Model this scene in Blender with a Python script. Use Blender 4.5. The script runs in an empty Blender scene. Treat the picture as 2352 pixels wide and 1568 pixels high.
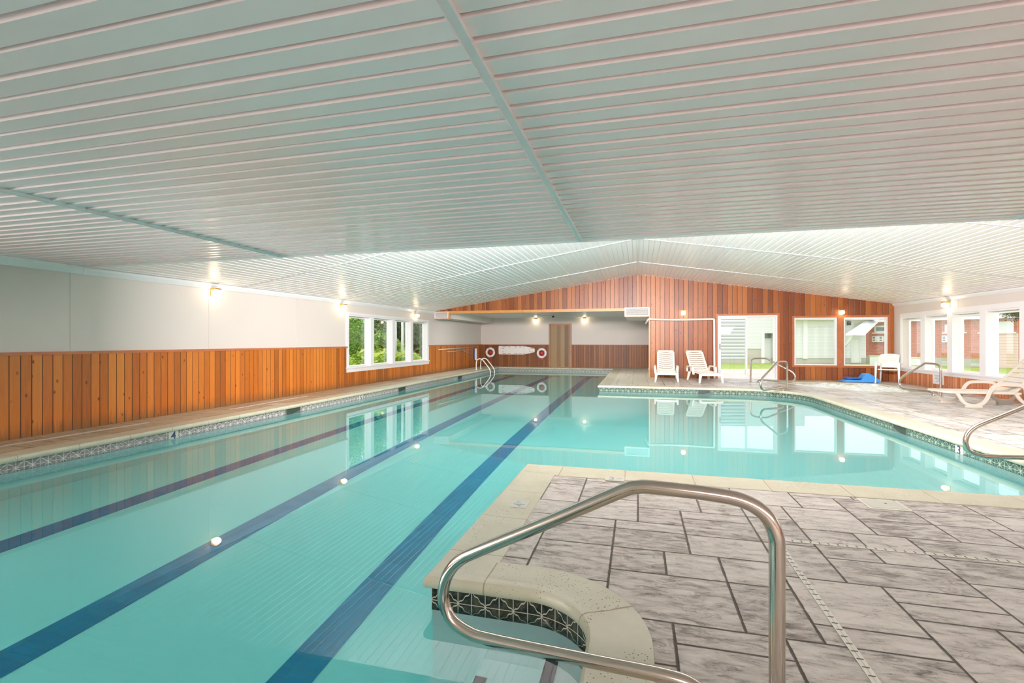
import bpy, bmesh, math, random
import numpy as np
from mathutils import Vector, Matrix
random.seed(7)
sc = bpy.context.scene
COL = sc.collection
PI = math.pi
# ------------------------------------------------------------------ camera, sky, lights, exposure
YAW = math.atan2(289, 1105)
cd = bpy.data.cameras.new('camera'); cam = bpy.data.objects.new('camera', cd); COL.objects.link(cam)
cd.sensor_width = 36; cd.lens = 1105 / 2352 * 36; cd.clip_start = .05; cd.clip_end = 300
cam.location = (0, 0, 1.25); cam.rotation_euler = (PI / 2, 0, YAW)
sc.camera = cam
W = bpy.data.worlds.new('sky'); sc.world = W; W.use_nodes = True
W.node_tree.nodes['Background'].inputs[0].default_value = (.93, .96, 1, 1)
W.node_tree.nodes['Background'].inputs[1].default_value = 1.6
def area(name, loc, rot, sx, sy, power, color=(1, 1, 1)):
    l = bpy.data.lights.new(name, 'AREA'); l.shape = 'RECTANGLE'; l.size = sx; l.size_y = sy; l.energy = power; l.color = color
    o = bpy.data.objects.new(name, l); COL.objects.link(o); o.location = loc; o.rotation_euler = rot
    return o
sun = bpy.data.lights.new('sun', 'SUN'); sun.energy = .3; sun.angle = .6; sun.color = (1, .97, .92)
so = bpy.data.objects.new('sun', sun); COL.objects.link(so); so.rotation_euler = (math.radians(38), math.radians(10), 0)
# unseen fill lights added to brighten the hall, the vault and the alcove
area('vault_light', (-.3, 5.3, 2.72), (math.radians(90), 0, 0), 6, .5, 1100, (1, .90, .88))  # added fill for the vault, hidden behind the flat ceiling edge

area('rear_hall_light', (3.2, -2.4, 2.27), (math.radians(15), 0, 0), 7, 3.4, 470, (1, .91, .88))  # added fill over the near deck, behind the camera
area('window_daylight', (-7.6, -1.8, 1.35), (0, math.radians(-102), 0), 1.4, 6.4, 240, (1, .92, .89))  # added side fill for the near ceiling, no real window behind it
area('alcove_light', (-3.4, 17.9, 2.40), (math.radians(14), 0, 0), 5.6, .3, 120, (1, .95, .92))  # added fill tucked out of sight behind the header beam
sc.view_settings.view_transform = 'Standard'; sc.view_settings.look = 'None'
sc.view_settings.exposure = .48; sc.view_settings.gamma = 1
sc.cycles.max_bounces = 11; sc.cycles.diffuse_bounces = 5; sc.cycles.glossy_bounces = 5
sc.cycles.transmission_bounces = 8; sc.cycles.transparent_max_bounces = 12
sc.cycles.caustics_reflective = False; sc.cycles.caustics_refractive = True
sc.cycles.sample_clamp_indirect = 4; sc.cycles.blur_glossy = .3; sc.cycles.use_denoising = True

# ------------------------------------------------------------------ node helpers
class N:
    def __init__(s, name):
        s.m = bpy.data.materials.new(name); s.m.use_nodes = True; s.t = s.m.node_tree
        for n in list(s.t.nodes): s.t.nodes.remove(n)
        s.out = s.t.nodes.new('ShaderNodeOutputMaterial')
    def n(s, k, ins=None, **kw):
        nd = s.t.nodes.new('ShaderNode' + k)
        for a, b in kw.items(): setattr(nd, a, b)
        for a, b in (ins or {}).items(): s.set(nd, a, b)
        return nd
    def set(s, nd, a, b):
        i = nd.inputs[a]
        if isinstance(b, bpy.types.NodeSocket): s.t.links.new(b, i)
        elif isinstance(b, bpy.types.Node): s.t.links.new(b.outputs[0], i)
        else:
            if isinstance(b, (tuple, list)) and len(b) == 3 and i.type == 'RGBA': b = (*b, 1)
            i.default_value = b
    def math(s, op, a, b=None, c=None):
        nd = s.t.nodes.new('ShaderNodeMath'); nd.operation = op
        for i, v in enumerate((a, b, c)):
            if v is not None: s.set(nd, i, v)
        return nd.outputs[0]
    def mix(s, f, a, b, mode='MIX'):
        nd = s.t.nodes.new('ShaderNodeMix'); nd.data_type = 'RGBA'; nd.blend_type = mode
        s.set(nd, 0, f); s.set(nd, 6, a); s.set(nd, 7, b); return nd.outputs[2]
    def ramp(s, f, stops, interp='LINEAR'):
        nd = s.t.nodes.new('ShaderNodeValToRGB'); s.set(nd, 0, f); e = nd.color_ramp.elements; nd.color_ramp.interpolation = interp
        while len(e) < len(stops): e.new(.5)
        for i, (p, c) in enumerate(stops): e[i].position = p; e[i].color = (*c, 1) if len(c) == 3 else c
        return nd.outputs[0]
    def smooth(s, v, a, b):
        nd = s.t.nodes.new('ShaderNodeMapRange'); nd.interpolation_type = 'SMOOTHSTEP'
        s.set(nd, 0, v); s.set(nd, 1, a); s.set(nd, 2, b); return nd.outputs[0]
    def obj(s):
        return s.n('TexCoord').outputs['Object']
    def xyz(s, v=None):
        nd = s.n('SeparateXYZ', {0: v if v is not None else s.obj()}); return nd.outputs
    def vec(s, x, y, z):
        return s.n('CombineXYZ', {0: x, 1: y, 2: z}).outputs[0]
    def noise(s, v, scale, detail=4, rough=.55, dist=0.):
        return s.n('TexNoise', {'Vector': v, 'Scale': scale, 'Detail': detail, 'Roughness': rough, 'Distortion': dist}).outputs[0]
    def bump(s, h, strength, dist=.01):
        return s.n('Bump', {'Height': h, 'Strength': strength, 'Distance': dist}).outputs[0]
    def bsdf(s, color, rough=.5, metal=0., normal=None, **kw):
        ins = {'Base Color': color, 'Roughness': rough, 'Metallic': metal}
        ins.update({k.replace('_', ' '): v for k, v in kw.items()})
        p = s.n('BsdfPrincipled', ins)
        if normal is not None: s.set(p, 'Normal', normal)
        s.t.links.new(p.outputs[0], s.out.inputs[0]); return p
def plain(name, color, rough=.5, metal=0., var=.06, vs=6., bump=0., bs=60., **kw):
    q = N(name); o = q.obj(); f = q.noise(o, vs, 4)
    c = q.mix(f, tuple(v * (1 - var) for v in color), tuple(min(1, v * (1 + var)) for v in color))
    nm = q.bump(q.noise(o, bs, 3), bump, .004) if bump else None
    q.bsdf(c, rough, metal, nm, **kw); return q.m

def wood(name, axis, w, dark, mid, light, rough=.4, stain=0., phase=0.):
    q = N(name); X, Y, Z = q.xyz()
    u = q.math('ADD', X if axis == 'X' else Y, 100 + phase)
    un = q.math('DIVIDE', u, w); idx = q.math('FLOOR', un); fr = q.math('FRACT', un)
    wn = q.n('TexWhiteNoise', {'W': idx}, noise_dimensions='1D').outputs[0]
    off = q.math('MULTIPLY', wn, 37.)
    wx = q.math('ADD', Z, off)
    grain = q.noise(q.vec(q.math('MULTIPLY', u, 22), off, q.math('MULTIPLY', wx, 1.3)), 1.6, 6, .6, 1.2)
    fine = q.noise(q.vec(q.math('MULTIPLY', u, 160), off, q.math('MULTIPLY', wx, 3)), 1., 3)
    f = q.math('ADD', q.math('MULTIPLY', wn, .55), q.math('MULTIPLY', grain, .5))
    f = q.math('ADD', f, q.math('MULTIPLY', q.math('SUBTRACT', fine, .5), .16))
    c = q.ramp(f, [(.12, dark), (.5, mid), (.9, light)])
    vo = q.n('TexVoronoi', {'Vector': q.vec(q.math('MULTIPLY', u, 6.5), off, q.math('MULTIPLY', wx, 3.6)), 'Scale': 1., 'Randomness': 1.}).outputs[0]
    kn = q.math('SUBTRACT', 1., q.smooth(vo, .035, .13))
    c = q.mix(q.math('MULTIPLY', kn, .8), c, tuple(v * .22 for v in dark))
    if stain:
        low = q.math('SUBTRACT', 1., q.smooth(q.math('ADD', Z, q.math('MULTIPLY', grain, .35)), .12, .42))
        c = q.mix(q.math('MULTIPLY', low, stain), c, (.16, .085, .03))
    g = q.math('MINIMUM', fr, q.math('SUBTRACT', 1., fr))
    gv = q.smooth(g, .018, .06)
    c = q.mix(gv, tuple(v * .16 for v in dark), c)
    q.bsdf(c, rough, 0., q.bump(q.math('ADD', gv, q.math('MULTIPLY', grain, .12)), .5, .006), Specular_IOR_Level=.45)
    return q.m

M = {}
M['wood_left'] = wood('wood_left', 'Y', .118, (.24, .062, .008), (.46, .13, .012), (.62, .21, .03), .42, .85, .03)
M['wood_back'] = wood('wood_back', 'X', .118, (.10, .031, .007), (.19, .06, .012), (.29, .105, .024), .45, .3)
M['wood_gable'] = wood('wood_gable', 'X', .155, (.12, .031, .009), (.26, .070, .017), (.45, .155, .034), .36, .25)
M['wood_right'] = wood('wood_right', 'Y', .1, (.40, .13, .05), (.58, .21, .09), (.75, .34, .17), .45, .3)
M['wood_trim'] = plain('wood_trim', (.42, .14, .055), .35, var=.25, vs=9)
M['wood_trim_light'] = plain('wood_trim_light', (.62, .27, .08), .35, var=.2, vs=9)
q = N('door_wood'); X, Y, Z = q.xyz()
idx = q.math('FLOOR', q.math('DIVIDE', q.math('ADD', X, 50), .19)); wn = q.n('TexWhiteNoise', {'W': idx}, noise_dimensions='1D').outputs[0]
gr = q.noise(q.vec(q.math('MULTIPLY', X, 30), wn, Z), 1.5, 5, .6, 1.5)
c = q.ramp(q.math('ADD', q.math('MULTIPLY', wn, .6), q.math('MULTIPLY', gr, .4)), [(.2, (.04, .017, .006)), (.5, (.17, .085, .03)), (.85, (.33, .21, .09))])
q.bsdf(c, .4); M['door_wood'] = q.m
M['wall_white'] = plain('wall_white', (.64, .59, .55), .55, var=.02, vs=1.5, bump=.05)
M['white_trim'] = plain('white_trim', (.76, .76, .77), .3, var=.02)
M['vinyl_white'] = plain('vinyl_white', (.84, .84, .83), .32, var=.02)
M['duct_white'] = plain('duct_white', (.82, .82, .81), .4, var=.03)
M['grille'] = plain('grille', (.55, .55, .56), .4, .3)
M['nosing'] = plain('nosing', (.008, .02, .035), .25, var=.5, vs=30)
M['brass'] = plain('brass', (.50, .30, .07), .3, .9)
M['steel'] = plain('steel', (.60, .54, .48), .16, 1., var=.05, vs=20)
M['plastic'] = plain('plastic', (.84, .83, .77), .38, var=.02)
M['plastic_beige'] = plain('plastic_beige', (.60, .55, .48), .38, var=.02)
M['skimmer_grey'] = plain('skimmer_grey', (.10, .12, .10), .5)
M['black'] = plain('black', (.015, .015, .015), .4)
M['dark_slot'] = plain('dark_slot', (.03, .045, .035), .5)
M['red'] = plain('red', (.55, .02, .02), .45)
M['ring_white'] = plain('ring_white', (.82, .78, .76), .5)
M['rope'] = plain('rope', (.55, .50, .42), .8)
M['blue_foam'] = plain('blue_foam', (.06, .32, .82), .45, var=.1)
M['blue_foam_dark'] = plain('blue_foam_dark', (.02, .12, .45), .45)
M['blue_dark'] = plain('blue_dark', (.03, .06, .2), .5)
M['paper'] = plain('paper', (.80, .80, .84), .6)
M['ink'] = plain('ink', (.35, .36, .5), .6)
M['numeral'] = plain('numeral', (.03, .06, .12), .5)
M['numeral_soft'] = plain('numeral_soft', (.24, .29, .32), .5)
M['marker_tile'] = plain('marker_tile', (.50, .51, .44), .35)
M['drain_pvc'] = plain('drain_pvc', (.66, .65, .57), .4)
M['pole'] = plain('pole', (.62, .50, .38), .35, .3)
M['concrete'] = plain('concrete', (.50, .47, .42), .8, var=.15, vs=2, bump=.2)
M['fascia'] = plain('fascia', (.82, .82, .82), .5)
M['dark_glass'] = plain('dark_glass', (.22, .24, .25), .1)  # outdoor panes, and the shade painted at the doorway head
M['bark_white'] = plain('bark_white', (.85, .82, .84), .7, var=.2, vs=5)
M['bark'] = plain('bark', (.12, .08, .05), .9, var=.3)
M['path'] = plain('path', (.56, .46, .41), .9, var=.08)
M['shingle'] = plain('shingle', (.55, .55, .55), .8, var=.15, vs=30)

q = N('globe'); e = q.n('Emission', {0: (1, .78, .50, 1), 1: 17.}); q.t.links.new(e.outputs[0], q.out.inputs[0]); M['globe'] = q.m

q = N('window_glass'); ge = q.n('NewGeometry'); dt = q.n('VectorMath', {0: ge.outputs['Incoming'], 1: ge.outputs['Normal']}, operation='DOT_PRODUCT').outputs['Value']
fr = q.math('ADD', .035, q.math('MULTIPLY', .965, q.math('POWER', q.math('SUBTRACT', 1., q.math('ABSOLUTE', dt)), 5.)))
t = q.n('BsdfTransparent', {0: (.97, .99, .98, 1)}); g = q.n('BsdfGlossy', {0: (1, 1, 1, 1), 1: .0})
mx = q.n('MixShader', {0: fr, 1: t, 2: g}); q.t.links.new(mx.outputs[0], q.out.inputs[0]); M['glass'] = q.m

q = N('pool_water'); X, Y, Z = q.xyz()
wv = q.noise(q.vec(q.math('MULTIPLY', X, 1.), Y, 0.), 2.2, 2, .4)
g = q.n('BsdfGlass', {'Color': (1, 1, 1, 1), 'Roughness': 0., 'IOR': 1.333}); q.set(g, 'Normal', q.bump(wv, .04, .004))
q.t.links.new(g.outputs[0], q.out.inputs[0])
va = q.n('VolumeAbsorption', {0: (.30, .87, .86, 1), 1: .72}); q.t.links.new(va.outputs[0], q.out.inputs[1]); M['water'] = q.m

def panel_mat(name, axis, col, rough):
    q = N(name); X, Y, Z = q.xyz()
    a, b = (X, Y) if axis == 'X' else (Y, X)
    g = q.noise(q.vec(q.math('MULTIPLY', a, 3.), q.math('MULTIPLY', b, 60.), 0.), 1.4, 5, .6, 1.6)
    q.bsdf(col, q.math('ADD', rough - .04, q.math('MULTIPLY', g, .08)), 0., q.bump(g, .07 if axis == 'X' else .015, .001), Specular_IOR_Level=.6); return q.m
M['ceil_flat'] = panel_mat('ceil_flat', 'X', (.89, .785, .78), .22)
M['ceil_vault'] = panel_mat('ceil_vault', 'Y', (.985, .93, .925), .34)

q = N('plaster'); n1 = q.noise(q.obj(), 1.2, 3)
q.bsdf(q.mix(n1, (.90, .97, .97), (.94, .98, .98)), .6); M['plaster'] = q.m
q = N('lane_tile'); X, Y, Z = q.xyz()
br = q.n('TexBrick', {'Vector': q.vec(X, Y, 0.), 'Color1': (.0, .20, .42, 1), 'Color2': (.0, .24, .48, 1), 'Mortar': (.03, .24, .33, 1), 'Scale': 1., 'Mortar Size': .003, 'Brick Width': .12, 'Row Height': .12}, offset=0.)
q.bsdf(br.outputs[0], .3); M['lane_tile'] = q.m

# waterline tile: UV in metres (u along the wall, v = 0 at the lower edge)
def band(name, c1, c2, grout):
    q = N(name); uv = q.n('UVMap', uv_map='uv').outputs[0]; U, V, _ = q.xyz(uv); T = .075
    s = q.math('PINGPONG', U, T); t = q.math('ABSOLUTE', q.math('SUBTRACT', V, T))
    wob = q.math('MULTIPLY', q.math('SINE', q.math('MULTIPLY', s, 190.)), .0045)
    d = q.math('ABSOLUTE', q.math('SUBTRACT', q.math('SUBTRACT', t, q.math('MULTIPLY', s, .93)), wob))
    l1 = q.math('SUBTRACT', 1., q.smooth(d, .0022, .0042))
    gu = q.math('PINGPONG', U, T / 2 * 2); gu = q.math('MINIMUM', gu, q.math('SUBTRACT', T, gu))
    gvv = q.math('MINIMUM', t, q.math('ABSOLUTE', q.math('SUBTRACT', t, T)))
    l2 = q.math('SUBTRACT', 1., q.smooth(q.math('MINIMUM', gu, gvv), .0012, .0028))
    l = q.math('MAXIMUM', l1, l2)
    o = q.obj(); base = q.mix(q.smooth(q.noise(o, 22, 4, .7), .4, .7), c1, c2)
    lime = q.smooth(q.noise(q.vec(U, V, 3.), 5., 5, .7), .62, .8)
    c = q.mix(l, base, grout); c = q.mix(q.math('MULTIPLY', lime, .7), c, grout)
    q.bsdf(c, .22, 0., q.bump(q.math('SUBTRACT', 1., l), .3, .003)); return q.m
M['band'] = band('band', (.012, .018, .015), (.075, .07, .045), (.50, .47, .38))
M['band_pale'] = band('band_pale', (.17, .165, .155), (.32, .31, .29), (.74, .74, .72))  # same dark tile with the reflected glare put into its colour
M['band_green'] = band('band_green', (.035, .075, .06), (.10, .15, .12), (.42, .52, .42))

q = N('coping'); uv = q.n('UVMap', uv_map='uv').outputs[0]; U, V, _ = q.xyz(uv); o = q.obj()
jf = q.math('FRACT', q.math('DIVIDE', U, .6)); jd = q.math('MINIMUM', jf, q.math('SUBTRACT', 1., jf))
jd = q.math('ADD', jd, q.math('MULTIPLY', q.math('SUBTRACT', q.noise(o, 9., 2), .5), .004))
jn = q.smooth(jd, .003, .008)
c = q.mix(q.noise(o, 3.5, 5, .65), (.38, .37, .26), (.60, .585, .46))
pit = q.n('TexVoronoi', {'Vector': o, 'Scale': 62.}).outputs[0]; reg = q.smooth(q.noise(o, 4., 3), .42, .6)
pits = q.math('MULTIPLY', q.math('SUBTRACT', 1., q.smooth(pit, .12, .24)), reg)
c = q.mix(pits, c, (.10, .08, .05))
rust = q.math('MULTIPLY', q.smooth(q.noise(o, 2.3, 4, .7), .5, .75), q.math('SUBTRACT', 1., q.smooth(V, .02, .075)))
c = q.mix(q.math('MULTIPLY', rust, .85), c, (.36, .22, .09))
c = q.mix(jn, (.30, .25, .16), c)
q.bsdf(c, .36, 0., q.bump(q.math('SUBTRACT', jn, pits), .5, .006)); M['coping'] = q.m

def deck(name, light, dark, groove, amount, rough):
    q = N(name); a = q.xyz(q.n('UVMap', uv_map='lo').outputs[0]); b = q.xyz(q.n('UVMap', uv_map='hi').outputs[0])
    r = q.n('Attribute', attribute_name='tone').outputs['Fac']
    o = q.obj(); X, Y, Z = q.xyz(o)
    d = q.math('MINIMUM', q.math('MINIMUM', a[0], a[1]), q.math('MINIMUM', b[0], b[1]))
    d = q.math('ADD', d, q.math('MULTIPLY', q.math('SUBTRACT', q.noise(o, 14., 3), .5), .008))
    gv = q.smooth(d, .0028, .0075)
    st = q.noise(q.vec(q.math('MULTIPLY', X, 3.2), q.math('MULTIPLY', Y, 9.), q.math('MULTIPLY', r, 30.)), 2.1, 8, .7, .7)
    big = q.noise(o, .9, 3)
    f = q.math('ADD', q.math('MULTIPLY', st, 1.), q.math('ADD', q.math('MULTIPLY', q.math('SUBTRACT', r, .5), .16), q.math('MULTIPLY', q.math('SUBTRACT', big, .5), .3)))
    sp = q.noise(o, 90., 3, .7)
    c = q.ramp(f, [(.38, light), (.53, tuple(l * .74 + k * .26 for l, k in zip(light, dark))), (.72, dark)])
    c = q.mix(amount, light, c)
    c = q.mix(q.math('MULTIPLY', q.smooth(sp, .55, .75), .18), c, dark)
    ck = q.noise(q.vec(q.math('MULTIPLY', X, 2.2), q.math('MULTIPLY', Y, 8.), q.math('MULTIPLY', r, 17.)), 2.6, 4, .6, 1.1)
    ckm = q.math('MULTIPLY', q.math('SUBTRACT', 1., q.smooth(q.math('ABSOLUTE', q.math('SUBTRACT', ck, .56)), .0, .012)), q.smooth(st, .42, .56))
    c = q.mix(q.math('MULTIPLY', ckm, .55), c, groove)
    c = q.mix(gv, groove, c)
    h = q.math('SUBTRACT', q.math('ADD', gv, q.math('MULTIPLY', st, .9)), q.math('MULTIPLY', ckm, .25))
    q.bsdf(c, q.math('ADD', rough, q.math('MULTIPLY', sp, .1)), 0., q.bump(h, 1., .016), Specular_IOR_Level=.5); return q.m
M['deck'] = deck('deck', (.74, .70, .65), (.10, .08, .065), (.045, .033, .02), .95, .28)
M['deck_tan'] = deck('deck_tan', (.50, .40, .27), (.24, .17, .10), (.10, .07, .04), .7, .38)
M['deck_plain'] = deck('deck_plain', (.62, .60, .50), (.48, .47, .38), (.40, .38, .30), .5, .35)

q = N('siding'); X, Y, Z = q.xyz(); fz = q.math('FRACT', q.math('DIVIDE', q.math('ADD', Z, 5), .105))
g = q.smooth(fz, .0, .16); c = q.mix(g, (.42, .42, .45), (.78, .78, .80)); q.bsdf(c, .5, 0., q.bump(fz, .5, .02)); M['siding'] = q.m
q = N('garage_siding'); X, Y, Z = q.xyz(); fz = q.math('FRACT', q.math('DIVIDE', q.math('ADD', Z, 5), .245)); g = q.math('MINIMUM', fz, q.math('SUBTRACT', 1., fz))
c = q.mix(q.smooth(g, .02, .14), (.25, .25, .28), q.mix(q.smooth(fz, .4, .6), (.52, .52, .55), (.74, .74, .77))); q.bsdf(c, .5); M['garage'] = q.m
q = N('pink_siding'); X, Y, Z = q.xyz(); fz = q.math('FRACT', q.math('DIVIDE', q.math('ADD', Z, 5), .17))
c = q.mix(q.smooth(fz, .02, .14), (.50, .20, .16), (.80, .58, .52)); q.bsdf(c, .6); M['pink_siding'] = q.m
q = N('brick'); X, Y, Z = q.xyz()
u = q.math('SUBTRACT', q.math('MULTIPLY', X, .66), q.math('MULTIPLY', Y, .75))
br = q.n('TexBrick', {'Vector': q.vec(u, Z, 0.), 'Color1': (.52, .13, .075, 1), 'Color2': (.62, .19, .12, 1), 'Mortar': (.72, .42, .34, 1), 'Scale': 1., 'Mortar Size': .007, 'Brick Width': .21, 'Row Height': .07})
q.bsdf(br.outputs[0], .8); M['brick'] = q.m
q = N('lawn'); o = q.obj(); c = q.ramp(q.noise(o, 3, 6, .7), [(.3, (.16, .26, .03)), (.55, (.34, .42, .08)), (.75, (.52, .55, .20))]); q.bsdf(c, .9, 0., q.bump(q.noise(o, 40, 3), .5, .03)); M['lawn'] = q.m
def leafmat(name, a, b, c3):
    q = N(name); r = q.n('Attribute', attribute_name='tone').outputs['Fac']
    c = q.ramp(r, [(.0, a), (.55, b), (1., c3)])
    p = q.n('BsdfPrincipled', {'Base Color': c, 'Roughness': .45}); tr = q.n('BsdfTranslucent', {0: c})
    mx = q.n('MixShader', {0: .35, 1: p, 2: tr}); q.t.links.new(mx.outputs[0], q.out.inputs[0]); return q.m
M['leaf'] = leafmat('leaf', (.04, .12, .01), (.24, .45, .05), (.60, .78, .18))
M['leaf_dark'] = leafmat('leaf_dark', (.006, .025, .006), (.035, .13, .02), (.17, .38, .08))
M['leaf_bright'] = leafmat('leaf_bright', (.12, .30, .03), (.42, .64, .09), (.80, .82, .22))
q = N('foam'); n1 = q.noise(q.obj(), 6, 6, .7); q.bsdf(q.mix(q.smooth(n1, .42, .55), (.62, .74, .66), (.92, .93, .92)), .4, 0., q.bump(n1, .4, .02)); M['foam'] = q.m

# ------------------------------------------------------------------ mesh helpers
class MB:
    def __init__(s): s.v = []; s.f = []; s.sm = []; s.mi = []; s.cur = 0
    def add(s, vs, fs, smooth=False):
        b = len(s.v); s.v += [tuple(v) for v in vs]
        for f in fs: s.f.append([b + i for i in f]); s.sm.append(smooth); s.mi.append(s.cur)
        return s
    def box(s, x0, x1, y0, y1, z0, z1):
        v = [(x, y, z) for x in (x0, x1) for y in (y0, y1) for z in (z0, z1)]
        return s.add(v, [(0, 1, 3, 2), (4, 6, 7, 5), (0, 4, 5, 1), (2, 3, 7, 6), (0, 2, 6, 4), (1, 5, 7, 3)])
    def obox(s, c, ax, ay, az, hx, hy, hz):
        c = Vector(c); ax, ay, az = Vector(ax), Vector(ay), Vector(az)
        v = [c + ax * hx * i + ay * hy * j + az * hz * k for i in (-1, 1) for j in (-1, 1) for k in (-1, 1)]
        return s.add(v, [(0, 1, 3, 2), (4, 6, 7, 5), (0, 4, 5, 1), (2, 3, 7, 6), (0, 2, 6, 4), (1, 5, 7, 3)])
    def prism(s, poly, d):   # poly: 3D points (planar), d: extrusion vector
        n = len(poly); d = Vector(d); a = [Vector(p) for p in poly]
        s.add(a + [p + d for p in a], [list(range(n))[::-1], list(range(n, 2 * n))] + [(i, (i + 1) % n, n + (i + 1) % n, n + i) for i in range(n)])
        return s
    def tube(s, pts, r, seg=12, closed=False, sect=None, cap=True, up=None):
        P = [Vector(p) for p in pts]; n = len(P); R = r if isinstance(r, (list, tuple)) else [r] * n
        T = []
        for i in range(n):
            a = P[i - 1] if (i or closed) else P[0]; b = P[(i + 1) % n] if (i < n - 1 or closed) else P[-1]
            T.append((b - a).normalized())
        u = Vector(up) if up else (Vector((0, 0, 1)) if abs(T[0].z) < .9 else Vector((0, 1, 0)))
        u = (u - T[0] * u.dot(T[0])).normalized(); sec = sect or [(math.cos(2 * PI * k / seg), math.sin(2 * PI * k / seg)) for k in range(seg)]
        m = len(sec); vs = []
        for i in range(n):
            u = (u - T[i] * u.dot(T[i])).normalized(); w = T[i].cross(u)
            vs += [P[i] + u * (R[i] * a) + w * (R[i] * b) for a, b in sec]
        fs = [(i * m + k, i * m + (k + 1) % m, ((i + 1) % n) * m + (k + 1) % m, ((i + 1) % n) * m + k) for i in range(n if closed else n - 1) for k in range(m)]
        if cap and not closed: fs += [list(range(m))[::-1], [(n - 1) * m + k for k in range(m)]]
        return s.add(vs, fs, sect is None)
    def lathe(s, c, prof, axis=(0, 0, 1), seg=20):
        c = Vector(c); w = Vector(axis).normalized(); u = w.orthogonal().normalized(); t = w.cross(u); m = len(prof)
        vs = [c + w * h + (u * math.cos(2 * PI * k / seg) + t * math.sin(2 * PI * k / seg)) * r for k in range(seg) for r, h in prof]
        fs = [(k * m + i, ((k + 1) % seg) * m + i, ((k + 1) % seg) * m + i + 1, k * m + i + 1) for k in range(seg) for i in range(m - 1)]
        return s.add(vs, fs, True)
    def ell(s, c, rx, ry, rz, seg=18, rings=10):
        vs = [(c[0] + rx * math.sin(PI * i / rings) * math.cos(2 * PI * k / seg), c[1] + ry * math.sin(PI * i / rings) * math.sin(2 * PI * k / seg), c[2] + rz * math.cos(PI * i / rings)) for i in range(rings + 1) for k in range(seg)]
        fs = [(i * seg + k, i * seg + (k + 1) % seg, (i + 1) * seg + (k + 1) % seg, (i + 1) * seg + k) for i in range(rings) for k in range(seg)]
        return s.add(vs, fs, True)
    def build(s, name, mat, parent=None, bevel=0, norm=True):
        me = bpy.data.meshes.new(name); me.from_pydata(s.v, [], s.f)
        for m in (mat if isinstance(mat, (list, tuple)) else [mat]): me.materials.append(M[m] if isinstance(m, str) else m)
        me.polygons.foreach_set('use_smooth', s.sm); me.polygons.foreach_set('material_index', s.mi)
        if norm:
            bm = bmesh.new(); bm.from_mesh(me); bmesh.ops.recalc_face_normals(bm, faces=bm.faces); bm.to_mesh(me); bm.free()
        me.update(); o = bpy.data.objects.new(name, me); COL.objects.link(o)
        if parent: o.parent = parent; o.matrix_parent_inverse = parent_inv(parent)
        if bevel:
            b = o.modifiers.new('bevel', 'BEVEL'); b.width = bevel; b.segments = 2; b.limit_method = 'ANGLE'; b.angle_limit = math.radians(40)
        return o
def parent_inv(p):
    return Matrix.Identity(4)
def tag(o, label, cat, group=None, kind=None):
    o['label'] = label; o['category'] = cat
    if group: o['group'] = group
    if kind: o['kind'] = kind
    return o
def struct(o): o['kind'] = 'structure'; return o
def thing(name, label, cat, loc=(0, 0, 0), rz=0, group=None):
    o = bpy.data.objects.new(name, None); COL.objects.link(o); o.location = loc; o.rotation_euler = (0, 0, rz); o.empty_display_size = .1
    return tag(o, label, cat, group)
def copy_tree(o, parent=None):
    c = o.copy(); COL.objects.link(c)
    if parent: c.parent = parent
    for ch in list(o.children): copy_tree(ch, c)
    return c
def smooth_path(pts, k=5):
    P = [Vector(p) for p in pts]; out = []
    for i in range(len(P) - 1):
        p0 = P[max(i - 1, 0)]; p1 = P[i]; p2 = P[i + 1]; p3 = P[min(i + 2, len(P) - 1)]
        for j in range(k):
            t = j / k; out.append(.5 * ((2 * p1) + (p2 - p0) * t + (2 * p0 - 5 * p1 + 4 * p2 - p3) * t * t + (3 * p1 - p0 - 3 * p2 + p3) * t ** 3))
    return out + [P[-1]]
def text(name, body, size, mat, parent, loc, rot, extrude=.001, align='CENTER'):
    c = bpy.data.curves.new(name, 'FONT'); c.body = body; c.size = size; c.extrude = extrude; c.align_x = align; c.align_y = 'CENTER'; c.offset = size * .02
    c.materials.append(M[mat]); o = bpy.data.objects.new(name, c); COL.objects.link(o); o.location = loc; o.rotation_euler = rot
    bpy.context.view_layer.update()
    me = bpy.data.meshes.new_from_object(o.evaluated_get(bpy.context.evaluated_depsgraph_get())); bpy.data.objects.remove(o)
    o = bpy.data.objects.new(name, me); COL.objects.link(o); o.location = loc; o.rotation_euler = rot
    if parent: o.parent = parent
    return o

# ------------------------------------------------------------------ pool outline (water on the left of the walk)
def arc(cx, cy, r, a0, a1, n):
    return [(cx + r * math.cos(math.radians(a0 + (a1 - a0) * i / n)), cy + r * math.sin(math.radians(a0 + (a1 - a0) * i / n))) for i in range(n + 1)]
XR, YN, YF, YE = -1.06, 4.74, 13.8, 22.4
POOL = [(-6.55, -4.0), (XR, -4.0), (XR, .3), (-.17, .3)] + arc(-.53, 2.02, .36, 0, 90, 12) + [(XR, 2.38), (XR, YN)] + arc(2.75, YN + 1.18, 1.18, -90, 0, 12) + arc(2.58, YF - 1.35, 1.35, 0, 90, 14) + [(XR, YF), (XR, YE), (-6.55, YE)]
SPA = [(4.0, 16.3), (4.35, 15.35), (4.9, 14.45), (5.3, 13.9), (5.85, 13.66), (6.45, 13.75), (6.78, 14.25), (6.92, 15.2), (6.92, 16.2), (6.6, 16.6), (5.4, 16.62), (4.3, 16.58)]
def chaik(P, n):
    for _ in range(n):
        Q = []
        for i in range(len(P)):
            a, b = P[i], P[(i + 1) % len(P)]
            Q += [(a[0] * .75 + b[0] * .25, a[1] * .75 + b[1] * .25), (a[0] * .25 + b[0] * .75, a[1] * .25 + b[1] * .75)]
        P = Q
    return P
SPA = chaik(SPA, 2)
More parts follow.
